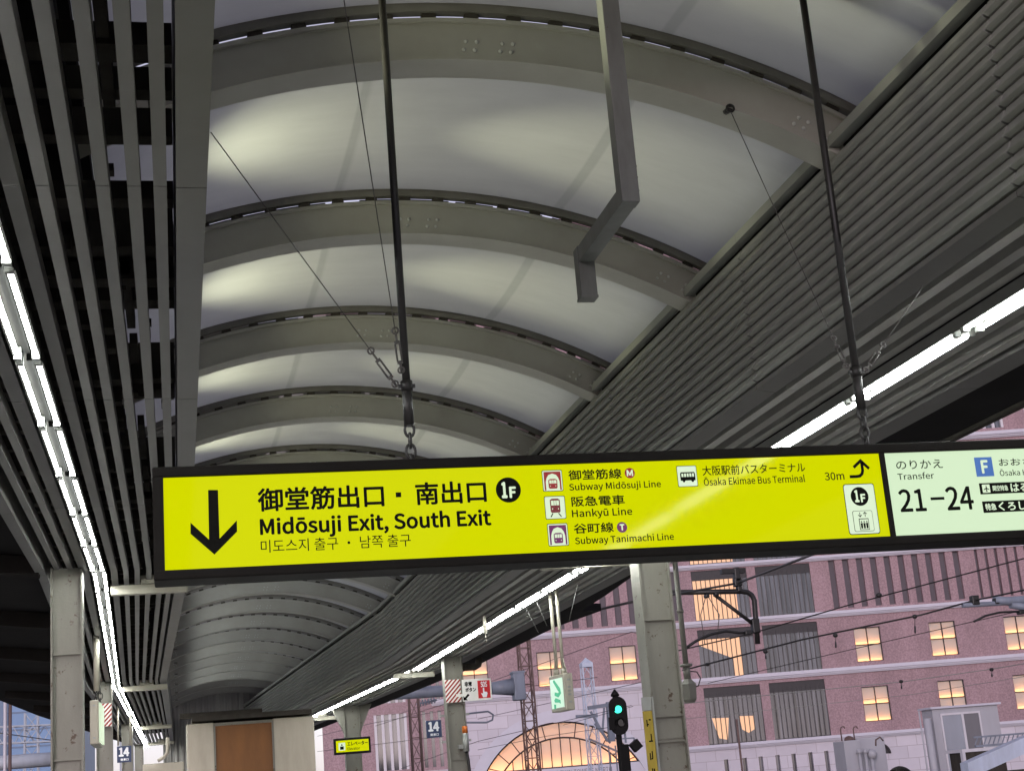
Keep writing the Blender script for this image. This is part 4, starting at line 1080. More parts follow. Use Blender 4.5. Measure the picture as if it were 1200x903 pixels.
# pipe beam with its clamp
a = at(438, 814, 42); b = at(605, 804, 42)
o = thing('pipe_beam', 'grey pipe beam reaching from behind the columns to the rusty mast', 'pipe beam', tuple(b))
M['pipe'] = paint('bluish_grey_pipe', (.22, .25, .31), .45, .35, 3)
g = MB(); g.tube([a, lerp(a, b, .5), b], .16, 14); g.build('pipe', M['pipe'], o)
g = MB(); g.box(b.x - .1, b.x + .22, b.y - .2, b.y + .2, b.z - .38, b.z + .38, .03); g.tube([b + Vector((-.7, 0, 0)), b + Vector((-.1, 0, 0))], .165, 12, True, .24); g.box(b.x - .12, b.x + .24, b.y - .22, b.y + .22, b.z + .36, b.z + .41)
g.build('clamp_bracket', M['pipe'], o)
# low pale pipes at the far left
o = thing('white_pipe', 'white insulated pipe running low past the left column', 'pipe', tuple(at(30, 893, 70)))
g = MB(); g.tube([at(-40, 896, 70), at(75, 888, 70)], .3, 12); g.build('pipe', M['pale_steel'], o)
for px, lab in ((6, 'thin white pole at the left edge, before the blue building'), (12, 'brown pole beside the white pole at the left edge')):
    p = at(px, 835, 60); g = MB(); g.tube([(p.x, 60, -1.1), (p.x, 60, p.z + 3)], .06, 8); tag(g.build('pole', M['mull_white'] if px == 6 else M['rusty']), lab, 'pole')

# ------------------------------------------------------------------ elevator hut at the platform's far end
hy = 30.0; hx0, hx1 = at(219, 870, hy).x, at(369, 870, hy).x; hz = at(219, 848, hy).z
o = thing('elevator_hut', 'cream panelled elevator hut with a brown door panel under the vault', 'elevator hut', ((hx0 + hx1) / 2, hy, 0))
bx0, bx1 = at(252, 870, hy).x, at(320, 870, hy).x
g = MB(); g.box(hx0, bx0 - .01, hy, hy + 2.4, .0, hz, .02); g.box(bx1 + .01, hx1, hy, hy + 2.4, 0, hz, .02); g.box(bx0 - .01, bx1 + .01, hy + .1, hy + 2.4, 0, hz - .01)
for x in (lerp(hx0, bx0, .5), lerp(bx1, hx1, .33)): g.box(x - .006, x + .006, hy - .006, hy + .02, hz - .75, hz - .12)
g.build('wall_panels', M['pale_wall'], o)
g = MB(); g.box(bx0, bx1, hy + .03, hy + .09, 0, hz - .02); g.build('brown_panel', M['brown_door'], o)
g = MB()
for x in (bx0 - .005, bx1 + .005): g.box(x - .018, x + .018, hy - .012, hy + .03, 0, hz - .03)
g.box(bx0 + .013, bx1 - .013, hy - .01, hy + .03, hz - .07, hz - .02); g.build('door_frame', M['column'], o)
g = MB(); g.box(hx0 + .1, hx1 - .05, hy - .2, hy + 2.5, hz + .03, hz + .12); g.box(hx0 - .12, lerp(hx0, hx1, .6), hy + .3, hy + .5, hz + .12, hz + .22); g.build('roof', M['void2'], o)
# white counter left of the hut
cy = 27.0; p0 = at(167, 890, cy); p1 = at(219, 884, cy)
o = thing('cabinet', 'cream cabinet with bent pipe left of the elevator hut', 'cabinet', ((p0.x + p1.x) / 2, cy, 0))
g = MB(); g.box(p0.x, p1.x - .05, cy, cy + .6, 0, p1.z - .1, .02); g.build('body', M['pale_wall'], o)
g = MB(); q = at(192, 889, cy); g.tube([q + Vector((-.1, -.02, -.02)), q + Vector((.0, -.02, .03)), q + Vector((.06, -.02, .1)), q + Vector((.07, -.02, .35))], .03, 8); g.build('pipe', M['pale_wall'], o)

# ------------------------------------------------------------------ platform signs
def textm(o, name, s, x0, x1, z0, z1, y, mat, bold=.02):
    g = MB(); text_box(g, s, x0, x1, z0, z1, y, bold); return g.build(name, mat, o, fix=False)
# elevator sign
y = 33.6; a = at(391, 864, y); b = at(435, 881, y); x0, x1, z0, z1 = a.x, b.x, b.z + .0, a.z - .02
o = thing('elevator_sign', 'small yellow backlit elevator sign in front of the V headed column', 'sign', ((x0 + x1) / 2, y, z0))
g = MB(); g.box(x0, x1, y, y + .12, z0, z1, .006); g.build('case', M['black'], o)
g = MB(); g.box(x0 + .045, x1 - .045, y - .004, y + .01, z0 + .05, z1 - .05); g.build('face', M['yellow'], o)
W = x1 - x0; Hh = z1 - z0
g = MB(); g.box(x0 + W * .12, x0 + W * .3, y - .007, y - .0045, z0 + Hh * .25, z0 + Hh * .72); g.build('pictogram_box', M['icon_white'], o)
g = MB(); g.box(x0 + W * .16, x0 + W * .26, y - .01, y - .0075, z0 + Hh * .3, z0 + Hh * .5); g.plate([(x0 + W * .18, y - .0075, z0 + Hh * .55), (x0 + W * .21, y - .0075, z0 + Hh * .66), (x0 + W * .24, y - .0075, z0 + Hh * .55)], (0, -1, 0), .002); g.build('lift_pictogram', M['ink'], o)
textm(o, 'lettering', 'エレベーター', x0 + W * .36, x0 + W * .92, z0 + Hh * .5, z0 + Hh * .76, y - .0046, M['ink'], .02)
textm(o, 'small_lettering', 'Elevator', x0 + W * .36, x0 + W * .70, z0 + Hh * .24, z0 + Hh * .42, y - .0046, M['ink'], .012)
# emergency button sign on the striped column
y = 24.1; c2x = 4.33
band_z0, band_z1 = at(530, 822, y).z, at(530, 795, y).z
def striped(x0, x1, y, z0, z1, label, arm=None):
    o = thing('striped_band', label, 'warning band', ((x0 + x1) / 2, y, z0), 'red and white striped bands round columns')
    g = MB(); g.box(x0, x1, y - .006, y, z0, z1); g.build('white_plate', M['plate_sign'], o)
    g = MB(); n = 5; W = x1 - x0; st = (z1 - z0) / n
    for i in range(-3, n + 1):
        pts = [(x0, z0 + st * i), (x1, z0 + st * i + W * 1.05), (x1, z0 + st * (i + .52) + W * 1.05), (x0, z0 + st * (i + .52))]
        cl_ = clip_poly(pts, z0, z1)
        if len(cl_) > 2: g.add([(p[0], y - .008, p[1]) for p in cl_], [tuple(range(len(cl_)))])
    g.build('red_stripes', M['stripe_red'], o, fix=False); return o
def clip_poly(pts, z0, z1):
    for lim, sg in ((z0, 1), (z1, -1)):
        out = []
        for i in range(len(pts)):
            a, b = pts[i], pts[(i + 1) % len(pts)]; ia = (a[1] - lim) * sg >= 0; ib = (b[1] - lim) * sg >= 0
            if ia: out.append(a)
            if ia != ib: t = (lim - a[1]) / (b[1] - a[1]); out.append((lerp(a[0], b[0], t), lim))
        pts = out
        if not pts: break
    return pts
striped(c2x - .158, c2x + .09, 24.26, band_z0, band_z1, 'red and white striped band wrapped round the column beside the red call sign')
a = at(541, 796, y); b = at(577, 819, y); x0, x1, z0, z1 = a.x, b.x, b.z, a.z; W = x1 - x0; Hh = z1 - z0; xm = lerp(x0, x1, .53)
o = thing('call_button_sign', 'white and red emergency button sign reading SOS, fixed beside the striped column', 'sign', ((x0 + x1) / 2, y, z0))
g = MB(); g.box(x0, x1, y, y + .02, z0, z1, .004); g.box(x0 - .1, x0 + .05, y + .021, y + .04, z0 + .08, z0 + .12); g.build('plate', M['plate_sign'], o)
g = MB(); g.box(xm, x1 - .025, y - .003, y - .0005, z0 + .03, z1 - .03); g.build('red_field', M['sos_red'], o)
textm(o, 'red_lettering', 'SOS', xm + .05, x1 - .07, z1 - Hh * .4, z1 - Hh * .14, y - .0045, M['sign_white'], .02)
g = MB(); hx, hz_ = (xm + x1 - .03) / 2, z0 + Hh * .32; hs_ = Hh * .2
g.add([(hx + u * hs_, y - .0045, hz_ + v * hs_) for u, v in ((-.75, .1), (-.25, -.1), (-.25, 1.2), (-.05, 1.3), (.1, 1.2), (.1, .35), (.7, .25), (.8, -.1), (.55, -.95), (-.3, -.95))], [tuple(range(10))]); g.build('hand_pictogram', M['sign_white'], o, fix=False)
textm(o, 'lettering', '非常', x0 + .04, x0 + W * .34, z1 - Hh * .33, z1 - Hh * .1, y - .001, M['ink'], .03)
textm(o, 'lettering', 'ボタン', x0 + W * .1, x0 + W * .47, z1 - Hh * .58, z1 - Hh * .38, y - .001, M['ink'], .03)
g = MB(); ax, az = x0 + W * .13, z0 + Hh * .2; s_ = Hh * .16
g.add([(ax + u * s_, y - .001, az + v * s_) for u, v in ((-1, -1), (.3, -1), (-.1, -.55), (.9, .45), (.45, .9), (-.55, -.1), (-1, .3))], [tuple(range(7))]); g.build('arrow', M['ink'], o, fix=False)
# number signs
def number_sign(a, b, y, label):
    x0, x1, z0, z1 = a.x, b.x, b.z, a.z; W = x1 - x0; H = z1 - z0
    o = thing('number_sign', label, 'sign', ((x0 + x1) / 2, y, z0), 'blue track number signs')
    g = MB(); g.box(x0, x1, y, y + .03, z0, z1, .004); g.build('plate', M['sign_blue'], o)
    textm(o, 'number', '14', x0 + W * .12, x0 + W * .86, z0 + H * .36, z0 + H * .92, y - .001, M['sign_white'], .04)
    textm(o, 'lettering', '乗車口', x0 + W * .24, x0 + W * .8, z0 + H * .1, z0 + H * .25, y - .001, M['sign_white'], .02)
    return o
o = number_sign(at(499, 844, 27), at(518, 863, 27), 27, 'blue sign with white 14, left of the striped right column')
g = MB(); p = at(519, 853, 27); g.box(p.x - .03, p.x + .5, 27.04, 27.07, p.z - .25, p.z - .21); g.box(p.x - .03, p.x + .5, 27.04, 27.07, p.z + .2, p.z + .24); g.build('bracket', M['galv'], o)
o = number_sign(at(137, 874, 30), at(154, 892, 30), 30, 'blue sign with white 14, hung on two rods at left')
g = MB()
for px in (138.5, 153): p = at(px, 873, 30); g.tube([(p.x, 30.02, p.z), (p.x, 30.02, 3.7)], .02, 6)
split(g.build('hanger_rods', M['cream'], o), 'hanger_rod')
striped(-1.09 - .115, -1.09 + .115, 24.56, at(122, 851, 24.6).z, at(122, 824, 24.6).z, 'red and white striped band on the left column behind the hanging box')
# edge-on illuminated box on a pole at left
y = 18.0; a = at(105, 820, y); b = at(118, 871, y)
o = thing('sign_box', 'cream sign box hanging edge-on by a pole and chain near the left columns', 'sign box', ((a.x + b.x) / 2, y, b.z))
g = MB(); g.box(a.x, b.x - .02, y, y + .95, b.z, a.z, .012); g.build('case', M['cream'], o)
g = MB(); g.box(b.x - .018, b.x, y + .03, y + .92, b.z + .03, a.z - .03); g.build('lit_face', M['icon_white'], o)
g = MB()
for z in (b.z + .06, a.z - .07): g.box(a.x + .035, b.x - .055, y - .008, y + .002, z, z + .02)
split(g.build('catches', M['galv'], o), 'catch')
xm = (a.x + b.x) / 2
g = MB(); g.tube([(xm, y + .4, at(110, 806, y).z), (xm, y + .4, 3.72)], .035, 8); g.build('pole', M['cream'], o)
g = MB(); z = a.z + .14
i = 0
while z > a.z - .02: link(g, (xm, y + .4, z), .045, .008, i % 2); link(g, (xm + .04, y + .42, z - .01), .04, .006, (i + 1) % 2); z -= .06; i += 1
g.build('chain', M['rod'], o)
# running direction sign on two poles at right: a box turned with its lit face to the left
y = 16.5; tl = at(641, 789, y); br = at(661, 834, y); yaw = R_(28)
o = thing('exit_sign', 'green and white emergency exit sign box hanging on two cream poles', 'exit sign', ((tl.x + br.x) / 2, y, br.z))
xc = (tl.x + br.x) / 2 + .0; hz0, hz1 = br.z + .01, tl.z - .02
wd, dp = .42, .11
face_n = Vector((-math.sin(R_(81)), -math.cos(R_(81)), 0)); side = Vector((math.cos(R_(81)), -math.sin(R_(81)), 0))   # face looks left and towards the viewer
c0 = Vector((xc + .02, y, 0))
def exf(p): return c0 + side * p.x + face_n * p.y + Vector((0, 0, p.z))
g = MB(exf); g.box(-wd / 2, wd / 2, -dp, 0, hz0, hz1, .012); g.build('case', M['cream'], o)
g = MB(exf); g.box(-wd / 2 + .035, wd / 2 - .035, .0005, .006, hz0 + .04, hz1 - .04); g.build('lit_face', emit('exit_sign_face', (.36, .58, .44), .55, (.5, .6, .5)), o)
M['exit_green'] = emit('exit_green', (.0, .26, .11), .8, (.0, .2, .1))
g = MB(exf); H = hz1 - hz0; zc = (hz0 + hz1) / 2
def fpoly(pts): g.add([(u * wd, .008, zc + v * H) for u, v in pts], [tuple(range(len(pts)))])
fpoly([(-.2, .34), (-.1, .38), (.25, .12), (.25, .02), (.12, .04)]); fpoly([(.25, .12), (.3, -.02), (.1, -.12), (-.15, -.05), (-.12, .04), (.1, .0), (.2, .05)])
fpoly([(-.2, -.18), (-.1, -.12), (.22, -.2), (.22, -.3), (.12, -.26), (-.15, -.24)]); fpoly([(-.24, -.28), (-.1, -.3), (-.12, -.4), (-.24, -.42)]); g.build('green_pictogram', M['exit_green'], o, fix=False)
g = MB(exf)
for v in (.3, .1, .0, -.1, -.3): g.box(wd / 2, wd / 2 + .003, -dp * .7, -dp * .35, zc + v * H, zc + v * H + .02)
g.build('side_slots', M['galv'], o)
g = MB()
for k, px in ((-.09, 646), (.09, 654)):
    q = exf(Vector((k, -dp / 2, hz1)))
    g.tube([q, (q.x, q.y, 3.74)], .02, 8); g.tube([(q.x, q.y, hz1 + .001), (q.x, q.y, hz1 + .06)], .03, 8)
for k in (-1, 1): 
    q = exf(Vector((k * .09, -dp / 2, hz1 + .2))); q2 = exf(Vector((k * .19, -dp / 2, hz1))); g.tube([q, q2], .008, 6)
split(g.build('poles', M['cream'], o), 'pole')
# yellow strip plate on the near right column
y = 13.24; zt = at(762, 816, y).z; xa = at(755, 850, y).x; xb = at(766, 850, y).x
o = thing('yellow_strip_plate', 'worn yellow vertical strip plate with dark marks on the near right column', 'plate', ((xa + xb) / 2, y, .9))
g = MB(); g.box(xa, xb, y, y + .02, .9, zt - .12, .003); g.build('plate', M['sign_yellow'], o)
g = MB(); g.box(xa, xb, y, y + .02, zt - .118, zt, .003); g.build('grey_cap', M['galv'], o)
g = MB(); rn = random.Random(4); z = zt - .22
while z > 1.0:
    w2 = xb - xa
    for _ in range(3):
        u = rn.uniform(.25, .6); v = rn.uniform(-.03, .03)
        if rn.random() < .5: g.box(xa + w2 * u, xa + w2 * (u + rn.uniform(.15, .3)), y - .0015, y - .0005, z + v, z + v + .012)
        else: g.box(xa + w2 * u, xa + w2 * u + .01, y - .0013, y - .0004, z + v - .03, z + v + .03)
    z -= .15
g.build('worn_marks', M['ink'], o)
g = MB(); g.box(xb + .001, xb + .02, y - .01, y + .04, .9, zt + .0); g.build('edge_angle', M['galv'], o)
# pole with camera head right of the near column
y = 13.9; t_ = at(787, 655, y); m_ = at(804, 780, y)
o = thing('drop_pole', 'pale drop pole with a shrouded head, just right of the thick near column', 'drop pole', (m_.x, y, m_.z))
xp = m_.x
g = MB(); g.tube([(xp, y, 3.73), (xp, y, m_.z)], .026, 10); g.tube([(xp, y, m_.z + .0), (xp, y, m_.z - .12)], .034, 10); g.tube([(xp, y, m_.z + .02), (xp, y, m_.z - .005)], .06, 12)
g.tube([(xp, y, 3.1), (xp, y, 3.13)], .034, 10); g.build('pole', M['column'], o)
g = MB(); zc_ = m_.z - .12
g.add([(xp + math.cos(R_(60 * i + 15)) * r * 1.0, y + math.sin(R_(60 * i + 15)) * r, zc_ - dz) for dz, r in ((0, .035), (.05, .085), (.19, .075), (.22, .05)) for i in range(6)],
      [(j * 6 + i, j * 6 + (i + 1) % 6, (j + 1) * 6 + (i + 1) % 6, (j + 1) * 6 + i) for j in range(3) for i in range(6)] + [tuple(range(18, 24))]); g.build('head', M['column'], o)
g = MB(); g.tube([(xp + .03, y, m_.z - .05), (xp + .1, y, m_.z - .06), (xp + .13, y, m_.z - .12), (xp + .1, y, m_.z - .19), (xp + .06, y, m_.z - .2)], .006, 6); g.build('cable', M['rod'], o)
# beacon on the striped column
y = 24.2; p = at(545, 857, y)
o = thing('warning_beacon', 'small orange topped beacon with dark cable on the striped column', 'beacon', (p.x, y, p.z - .4))
g = MB(); g.tube([(p.x, y, p.z - .02), (p.x, y, p.z + .09)], .045, 10); g.build('orange_cap', flat('orange_lens', (.5, .13, .02), .3), o)
g = MB(); g.tube([(p.x, y, p.z - .3), (p.x, y, p.z - .02)], .05, 10); g.box(p.x - .12, p.x - .03, y - .02, y + .1, p.z - .25, p.z - .19); g.build('body', M['galv'], o)
g = MB(); g.tube([(p.x, y, p.z - .3), (p.x + .02, y, p.z - .42), (p.x + .03, y, p.z - .6), (p.x - .06, y, p.z - .7)], .025, 8); g.build('cable', M['rod'], o)
# drain elbow above the call sign
y = 24.6; a = at(537, 782, y)
o = thing('drain_pipe', 'brown grey drain elbow under the eaves above the call button sign', 'drain pipe', tuple(a))
g = MB(); g.tube([a, a + Vector((.28, 0, 0)), a + Vector((.33, 0, .03)), a + Vector((.35, 0, .1)), (a.x + .35, y, 3.72)], .06, 10); g.build('pipe', M['void2'], o)
# thin hanger with a pale fitting at the right strip, and stay wires of the eaves
y = 18.5; a = at(567, 722, y)
o = thing('drop_hanger', 'short pale drop hanger beside the right strip light below the big sign', 'hanger', tuple(a))
g = MB(); g.box(a.x - .022, a.x + .022, y - .02, y + .02, at(567, 742, y).z, 3.70); g.build('bar', M['cream'], o)
g = MB(); g.tube([(a.x + .0, y, at(567, 742, y).z), (a.x + .01, y, at(570, 752, y).z)], .008, 6); g.build('tip', M['cream'], o)
for (p, q, Y, lab) in (((615, 710), (631, 741), 17.5, 'thin stay wire below the right strip, leftmost of three'), ((627, 700), (641, 733), 17.0, 'thin stay wire left of the exit sign poles'), ((677, 684), (667, 727), 15.5, 'thin stay wire right of the exit sign poles')):
    a, b = at(*p, Y), at(*q, Y); g = MB(); g.tube([a, b], .004, 6); tag(g.build('stay_wire', M['wire']), lab, 'wire', 'stay wires under the eaves')
    
# ------------------------------------------------------------------ signal
y = 45; p = at(725, 838, y)
o = thing('rail_signal', 'black oval railway signal showing green on a dark post', 'railway signal', (p.x, y, -1.1))
s = y / 1780 * 1.045; w_, h_ = 10.5 * s, 11 * s
def capsule(r, hh, yy, n=14): return [(p.x + r * math.cos(math.pi * i / n), yy, p.z + hh + r * math.sin(math.pi * i / n)) for i in range(n + 1)] + [(p.x - r * math.cos(math.pi * i / n), yy, p.z - hh - r * math.sin(math.pi * i / n)) for i in range(n + 1)]
g = MB(); g.plate(capsule(w_, h_, y), (0, 1, 0), .05); g.build('backboard', M['black'], o)
g = MB(); g.tube([(p.x - .02, y - .1, p.z + 7 * s), (p.x - .02, y, p.z + 7 * s)], 4.2 * s, 18); g.build('green_lens', emit('green_signal', (.05, .85, .55), 1.1), o)
g = MB(); g.tube([(p.x + .05, y - .06, p.z - 8 * s), (p.x + .05, y, p.z - 8 * s)], 4 * s, 18); g.build('dark_lens', flat('dark_lens', (.01, .01, .012), .1, .6), o)
g = MB()
for zz in (7, -8):
    vs = []; n = 14
    for i in range(n + 1):
        a = R_(200 - 220 * i / n)
        for yy, rr in ((y, 5.2 * s), (y - .15, 5.0 * s)): vs.append((p.x + math.cos(a) * rr, yy, p.z + zz * s + math.sin(a) * rr))
    g.add(vs, [(2 * i, 2 * i + 1, 2 * i + 3, 2 * i + 2) for i in range(n)])
split(g.build('hoods', M['black'], o), 'hood')
g = MB(); g.tube([(p.x - .02, y + .12, -1.1), (p.x - .02, y + .12, p.z + 22 * s)], .09, 10); g.tube([(p.x - .02, y + .12, p.z + 24 * s), (p.x - .02, y + .12, p.z + 30 * s)], .13, 10, True, .02); g.tube([(p.x - .02, y + .12, p.z + 22 * s), (p.x - .02, y + .12, p.z + 24 * s)], .13, 10)
g.box(p.x - .06, p.x + .24, y + .02, y + .3, p.z - 62 * s, p.z - 32 * s, .02); g.build('post', M['black'], o)
g = MB(); q = at(745, 873, y); g.box(p.x, q.x, y + .09, y + .13, q.z + 8 * s, q.z + 9.5 * s); g.box(q.x - .02, q.x + .02, y + .09, y + .13, q.z + 2 * s, q.z + 9 * s); g.box(p.x + .15, p.x + .2, y + .08, y + .14, q.z + 4 * s, q.z + 20 * s); g.build('side_bracket', M['pipe'], o)
def rot_box(g, c, hx, hy, hz, ang):
    c = Vector(c); ca, sa = math.cos(ang), math.sin(ang); vs = []
    for x in (-hx, hx):
        for yy in (-hy, hy):
            for z in (-hz, hz): vs.append(c + Vector((x * ca - z * sa, yy, x * sa + z * ca)))
    g.add(vs, [(0, 1, 3, 2), (4, 6, 7, 5), (0, 4, 5, 1), (2, 3, 7, 6), (0, 2, 6, 4), (1, 5, 7, 3)])
g = MB(); rot_box(g, q, .14, .12, .14, R_(35)); g.build('speaker_box', M['black'], o)
g = MB(); q = at(718, 850, y); g.box(q.x - .12, q.x + .08, y - .05, y - .001, q.z - .12, q.z + .26, .01); g.build('number_plate', M['black'], o)
# bracket frame between signal and mast
o = thing('signal_bracket', 'blue grey triangular bracket frame between the lattice mast and the signal', 'bracket', tuple(at(705, 840, 50)))
g = MB(); 
for a, b, wd_ in (((689, 829), (716, 825), .12), ((714, 822), (717, 868), .2), ((692, 833), (712, 868), .07), ((708, 829), (706, 858), .06), ((675, 839), (700, 838), .1), ((690, 865), (724, 880), .06), ((697, 847), (715, 870), .06)): g.bar(at(*a, 50), at(*b, 50), wd_, wd_)
g.build('frame', M['pipe'], o)
o = thing('service_ladder', 'thin grey ladder standing below the signal bracket', 'ladder', tuple(at(716, 880, 52)))
g = MB()
for px in (713, 721): a = at(px, 873, 52); g.bar((a.x, 52, -1.1), (a.x, 52, a.z), .04, .04)
a, b = at(713, 873, 52), at(721, 873, 52); z = -1
while z < a.z: g.bar((a.x, 52, z), (b.x, 52, z), .03, .03); z += .32
g.build('ladder', M['pipe'], o)
o = thing('track_pole', 'thin dark pole standing in front of the lower glazed bay', 'pole', tuple(at(866, 903, 60)))
g = MB(); a = at(863, 842, 60); g.tube([(a.x, 60, -1.1), (a.x, 60, a.z)], .045, 8); g.build('shaft', M['rusty'], o)

# ------------------------------------------------------------------ overhead line equipment
def wire(pts, r, label, Y=None, sag=0.0, mat='rod', name='overhead_wire'):
    ps = [at(x, y, d) for x, y, d in pts]; out = []
    for a, b in zip(ps, ps[1:]):
        for i in range(10): out.append(lerp(a, b, i / 10) - Vector((0, 0, sag * 4 * (i / 10) * (1 - i / 10))))
    out.append(ps[-1]); g = MB(); g.tube(out, r * .72, 6)
    return tag(g.build(name, M[mat]), label, 'wire', 'overhead wires above the tracks')
def cantilever(Y, x_post, pts_main, label):
    pass
Y = 30
o = thing('cantilever_bracket', 'black cantilever bracket holding the overhead wire, hanging right of the near column', 'cantilever', tuple(at(880, 700, Y)))
g = MB()
g.tube([at(782, 694, Y), at(868, 692.5, Y), at(876, 693.5, Y), at(881, 697, Y), at(884, 703, Y), at(886, 730, Y), at(888, 754, Y)], .055, 10)
g.tube([at(838, 697, Y), at(883, 731, Y)], .04, 8); g.build('tube_frame', M['rod'], o)
g = MB()
for (x, yv, rx, rz) in ((863, 673, .12, .3), (864, 682, .16, .18), (866, 690, .1, .12), (828, 698, .09, .08), (839, 696, .09, .08), (885, 733, .16, .3), (876, 741, .14, .1)):
    c = at(x, yv, Y); g.box(c.x - rx / 2, c.x + rx / 2, Y - .08, Y + .08, c.z - rz / 2, c.z + rz / 2, .02)
g.box(at(845, 672, Y).x, at(872, 668, Y).x, Y - .07, Y + .07, at(860, 671.5, Y).z, at(860, 666, Y).z); split(g.build('clamps', M['rod'], o), 'clamp')
g = MB(); g.tube([at(805, 758, Y), at(815, 751, Y), at(832, 743, Y), at(850, 739, Y), at(866, 741, Y), at(878, 741, Y)], .03, 8); g.build('steady_arm', M['rod'], o)
g = MB()
for a_, b_, c_ in (((827, 699), (821, 720), (826, 755)), ((830, 699), (843, 720), (840, 748))): g.tube([at(*a_, Y), at(*b_, Y), at(*c_, Y)], .01, 5)
split(g.build('droppers', M['wire'], o), 'dropper')
Y = 32
o = thing('cantilever_bracket', 'grey insulated cantilever arm entering at the right edge of the picture', 'cantilever', tuple(at(1170, 705, Y)))
g = MB(); g.tube([at(1128, 709, Y), at(1180, 706, Y), at(1215, 703, Y)], .055, 10); g.tube([at(1165, 703, Y), at(1180, 704, Y), at(1225, 701, Y)], .1, 12); g.tube([at(1184, 708, Y), at(1220, 714, Y)], .09, 10)
g.build('tube_arm', M['pipe'], o)
g = MB()
for (x, yv, rx, rz) in ((1142, 703, .18, .22), (1196, 717, .14, .1), (1167, 704, .1, .14)): c = at(x, yv, Y); g.box(c.x - rx / 2, c.x + rx / 2, Y - .08, Y + .08, c.z - rz / 2, c.z + rz / 2, .02)
split(g.build('clamps', M['rod'], o), 'clamp')
g = MB(); g.tube([at(1141, 728, Y), at(1155, 721, Y), at(1172, 717, Y), at(1196, 716, Y)], .025, 8); g.build('steady_arm', M['rod'], o)
wire([(372, 845, 60), (545, 778, 36), (657, 724, 29), (740, 705, 27), (864, 683, 30), (945, 652, 24), (1010, 627, 20)], .035, 'thick black wire rising from the pipe beam past the cantilever bracket')
wire([(470, 835, 70), (740, 740, 38), (806, 758, 30)], .012, 'thin wire between the exit sign and the near column')
wire([(790, 763, 30), (880, 742, 30), (1000, 707, 28), (1200, 654, 25), (1260, 638, 24)], .02, 'dark wire crossing the striped granite storey to the right edge')
wire([(800, 785, 38), (940, 749, 34), (1080, 720, 32), (1142, 703, 32), (1205, 690, 30)], .03, 'grey carrier wire running up to the right edge cantilever')
wire([(830, 800, 40), (1000, 760, 35), (1140, 728, 32), (1210, 712, 30)], .013, 'thin contact wire below the grey carrier wire')
wire([(560, 842, 70), (760, 797, 45), (770, 794, 44)], .016, 'wire passing over the arched window behind the mast')
wire([(800, 824, 46), (1060, 798, 40), (1165, 783, 38), (1230, 772, 36)], .016, 'pale wire crossing in front of the lower lit windows', mat='galv')
wire([(800, 842, 46), (1063, 814, 41), (1165, 798, 38), (1230, 787, 36)], .01, 'faint thin wire just below the pale wire', mat='galv')
wire([(660, 849, 52), (742, 827, 48)], .012, 'thin wire ending at the near column beside the signal')
wire([(440, 850, 60), (560, 812, 50), (700, 793, 45)], .012, 'thin wire crossing behind the call button sign')
wire([(372, 812, 60), (470, 797, 50), (520, 790, 48)], .015, 'wire leaving the lattice gantry towards the striped column')
wire([(372, 880, 60), (520, 862, 50)], .012, 'low thin wire behind the small elevator sign')
wire([(470, 900, 60), (560, 868, 50), (740, 826, 45)], .012, 'thin wire slanting across the arched window')
wire([(-10, 857, 70), (70, 868, 70)], .03, 'dark wire drooping across the blue building')
def clamp(px, py, Y, lab, drop=0):
    p = at(px, py, Y); o = thing('wire_clamp', lab, 'wire clamp', tuple(p), 'clamps on the overhead wires')
    g = MB(); g.ball(p, .055, 1.2, 1, .9, 8, 6); g.build('clamp', M['rod'], o)
    if drop: q = at(px + .5, py + drop, Y - .3); g = MB(); g.tube([p, q], .008, 5); g.tube([lerp(p, q, .6), q], .02, 6); g.build('dropper', M['rod'], o)
for i, (px, py, Y, lab, dr) in enumerate(((545, 778, 36, 'round clamp on the thick wire above the call button sign', 0), (657, 725, 29, 'round clamp on the thick wire beside the exit sign poles', 0), (897, 763, 35, 'clamp on the carrier wire over the dark glazed bay', 8), (979, 744, 33, 'clamp with dropper on the carrier wire left of the lit windows', 14),
        (1072, 722, 32, 'brownish clamp with dropper on the carrier wire above a lit window', 19), (829, 778, 38, 'clamp on the carrier wire near the drop pole', 0), (1162, 784, 38, 'clamp on the pale wire above the trackside hut', 8), (1056, 798, 40, 'clamp on the pale wire above a lit window', 8), (1030, 697, 27, 'small clamp on the dark wire in front of the stripes', 0))): clamp(px, py, Y, lab, dr)
wire([(372, 800, 70), (440, 777, 60), (520, 742, 50), (600, 722, 45)], .014, 'thin wire above the lattice gantry beam, under the eaves')
wire([(372, 862, 70), (440, 846, 60), (520, 832, 52)], .012, 'thin wire crossing the white barred windows')
wire([(372, 838, 66), (450, 815, 58), (519, 806, 50)], .016, 'wire just below the grey pipe beam')
wire([(560, 878, 60), (640, 862, 52), (712, 852, 47)], .012, 'thin wire across the glazed arch towards the signal')
for i_, (px, py) in enumerate(((441, 800), (463, 812), (500, 822))):
    p = at(px, py, 52); o = thing('insulator', ('grey ribbed insulator left of the brown lattice mast', 'grey ribbed insulator on the brown lattice mast', 'grey ribbed insulator beside the blue number sign')[i_], 'insulator', tuple(p), 'insulators among the wires')
    g = MB(); g.tube([p + Vector((-.35, 0, -.05)), p + Vector((.35, 0, .05))], .035, 6)
    for t_ in range(6): g.tube([p + Vector((-.25 + .1 * t_, 0, -.036 + .0145 * t_)), p + Vector((-.22 + .1 * t_, 0, -.032 + .0145 * t_))], .1, 8)
    g.build('ribbed_body', M['pipe'], o)
# curved feeder loop left of the column
g = MB(); Y = 44; g.tube([at(545, 836, Y), at(572, 833, Y), at(578, 837, Y), at(577, 843, Y), at(570, 846, Y), at(540, 846, Y)], .03, 6); tag(g.build('feeder_loop', M['pipe']), 'grey looped feeder cable beside the striped right column', 'cable')

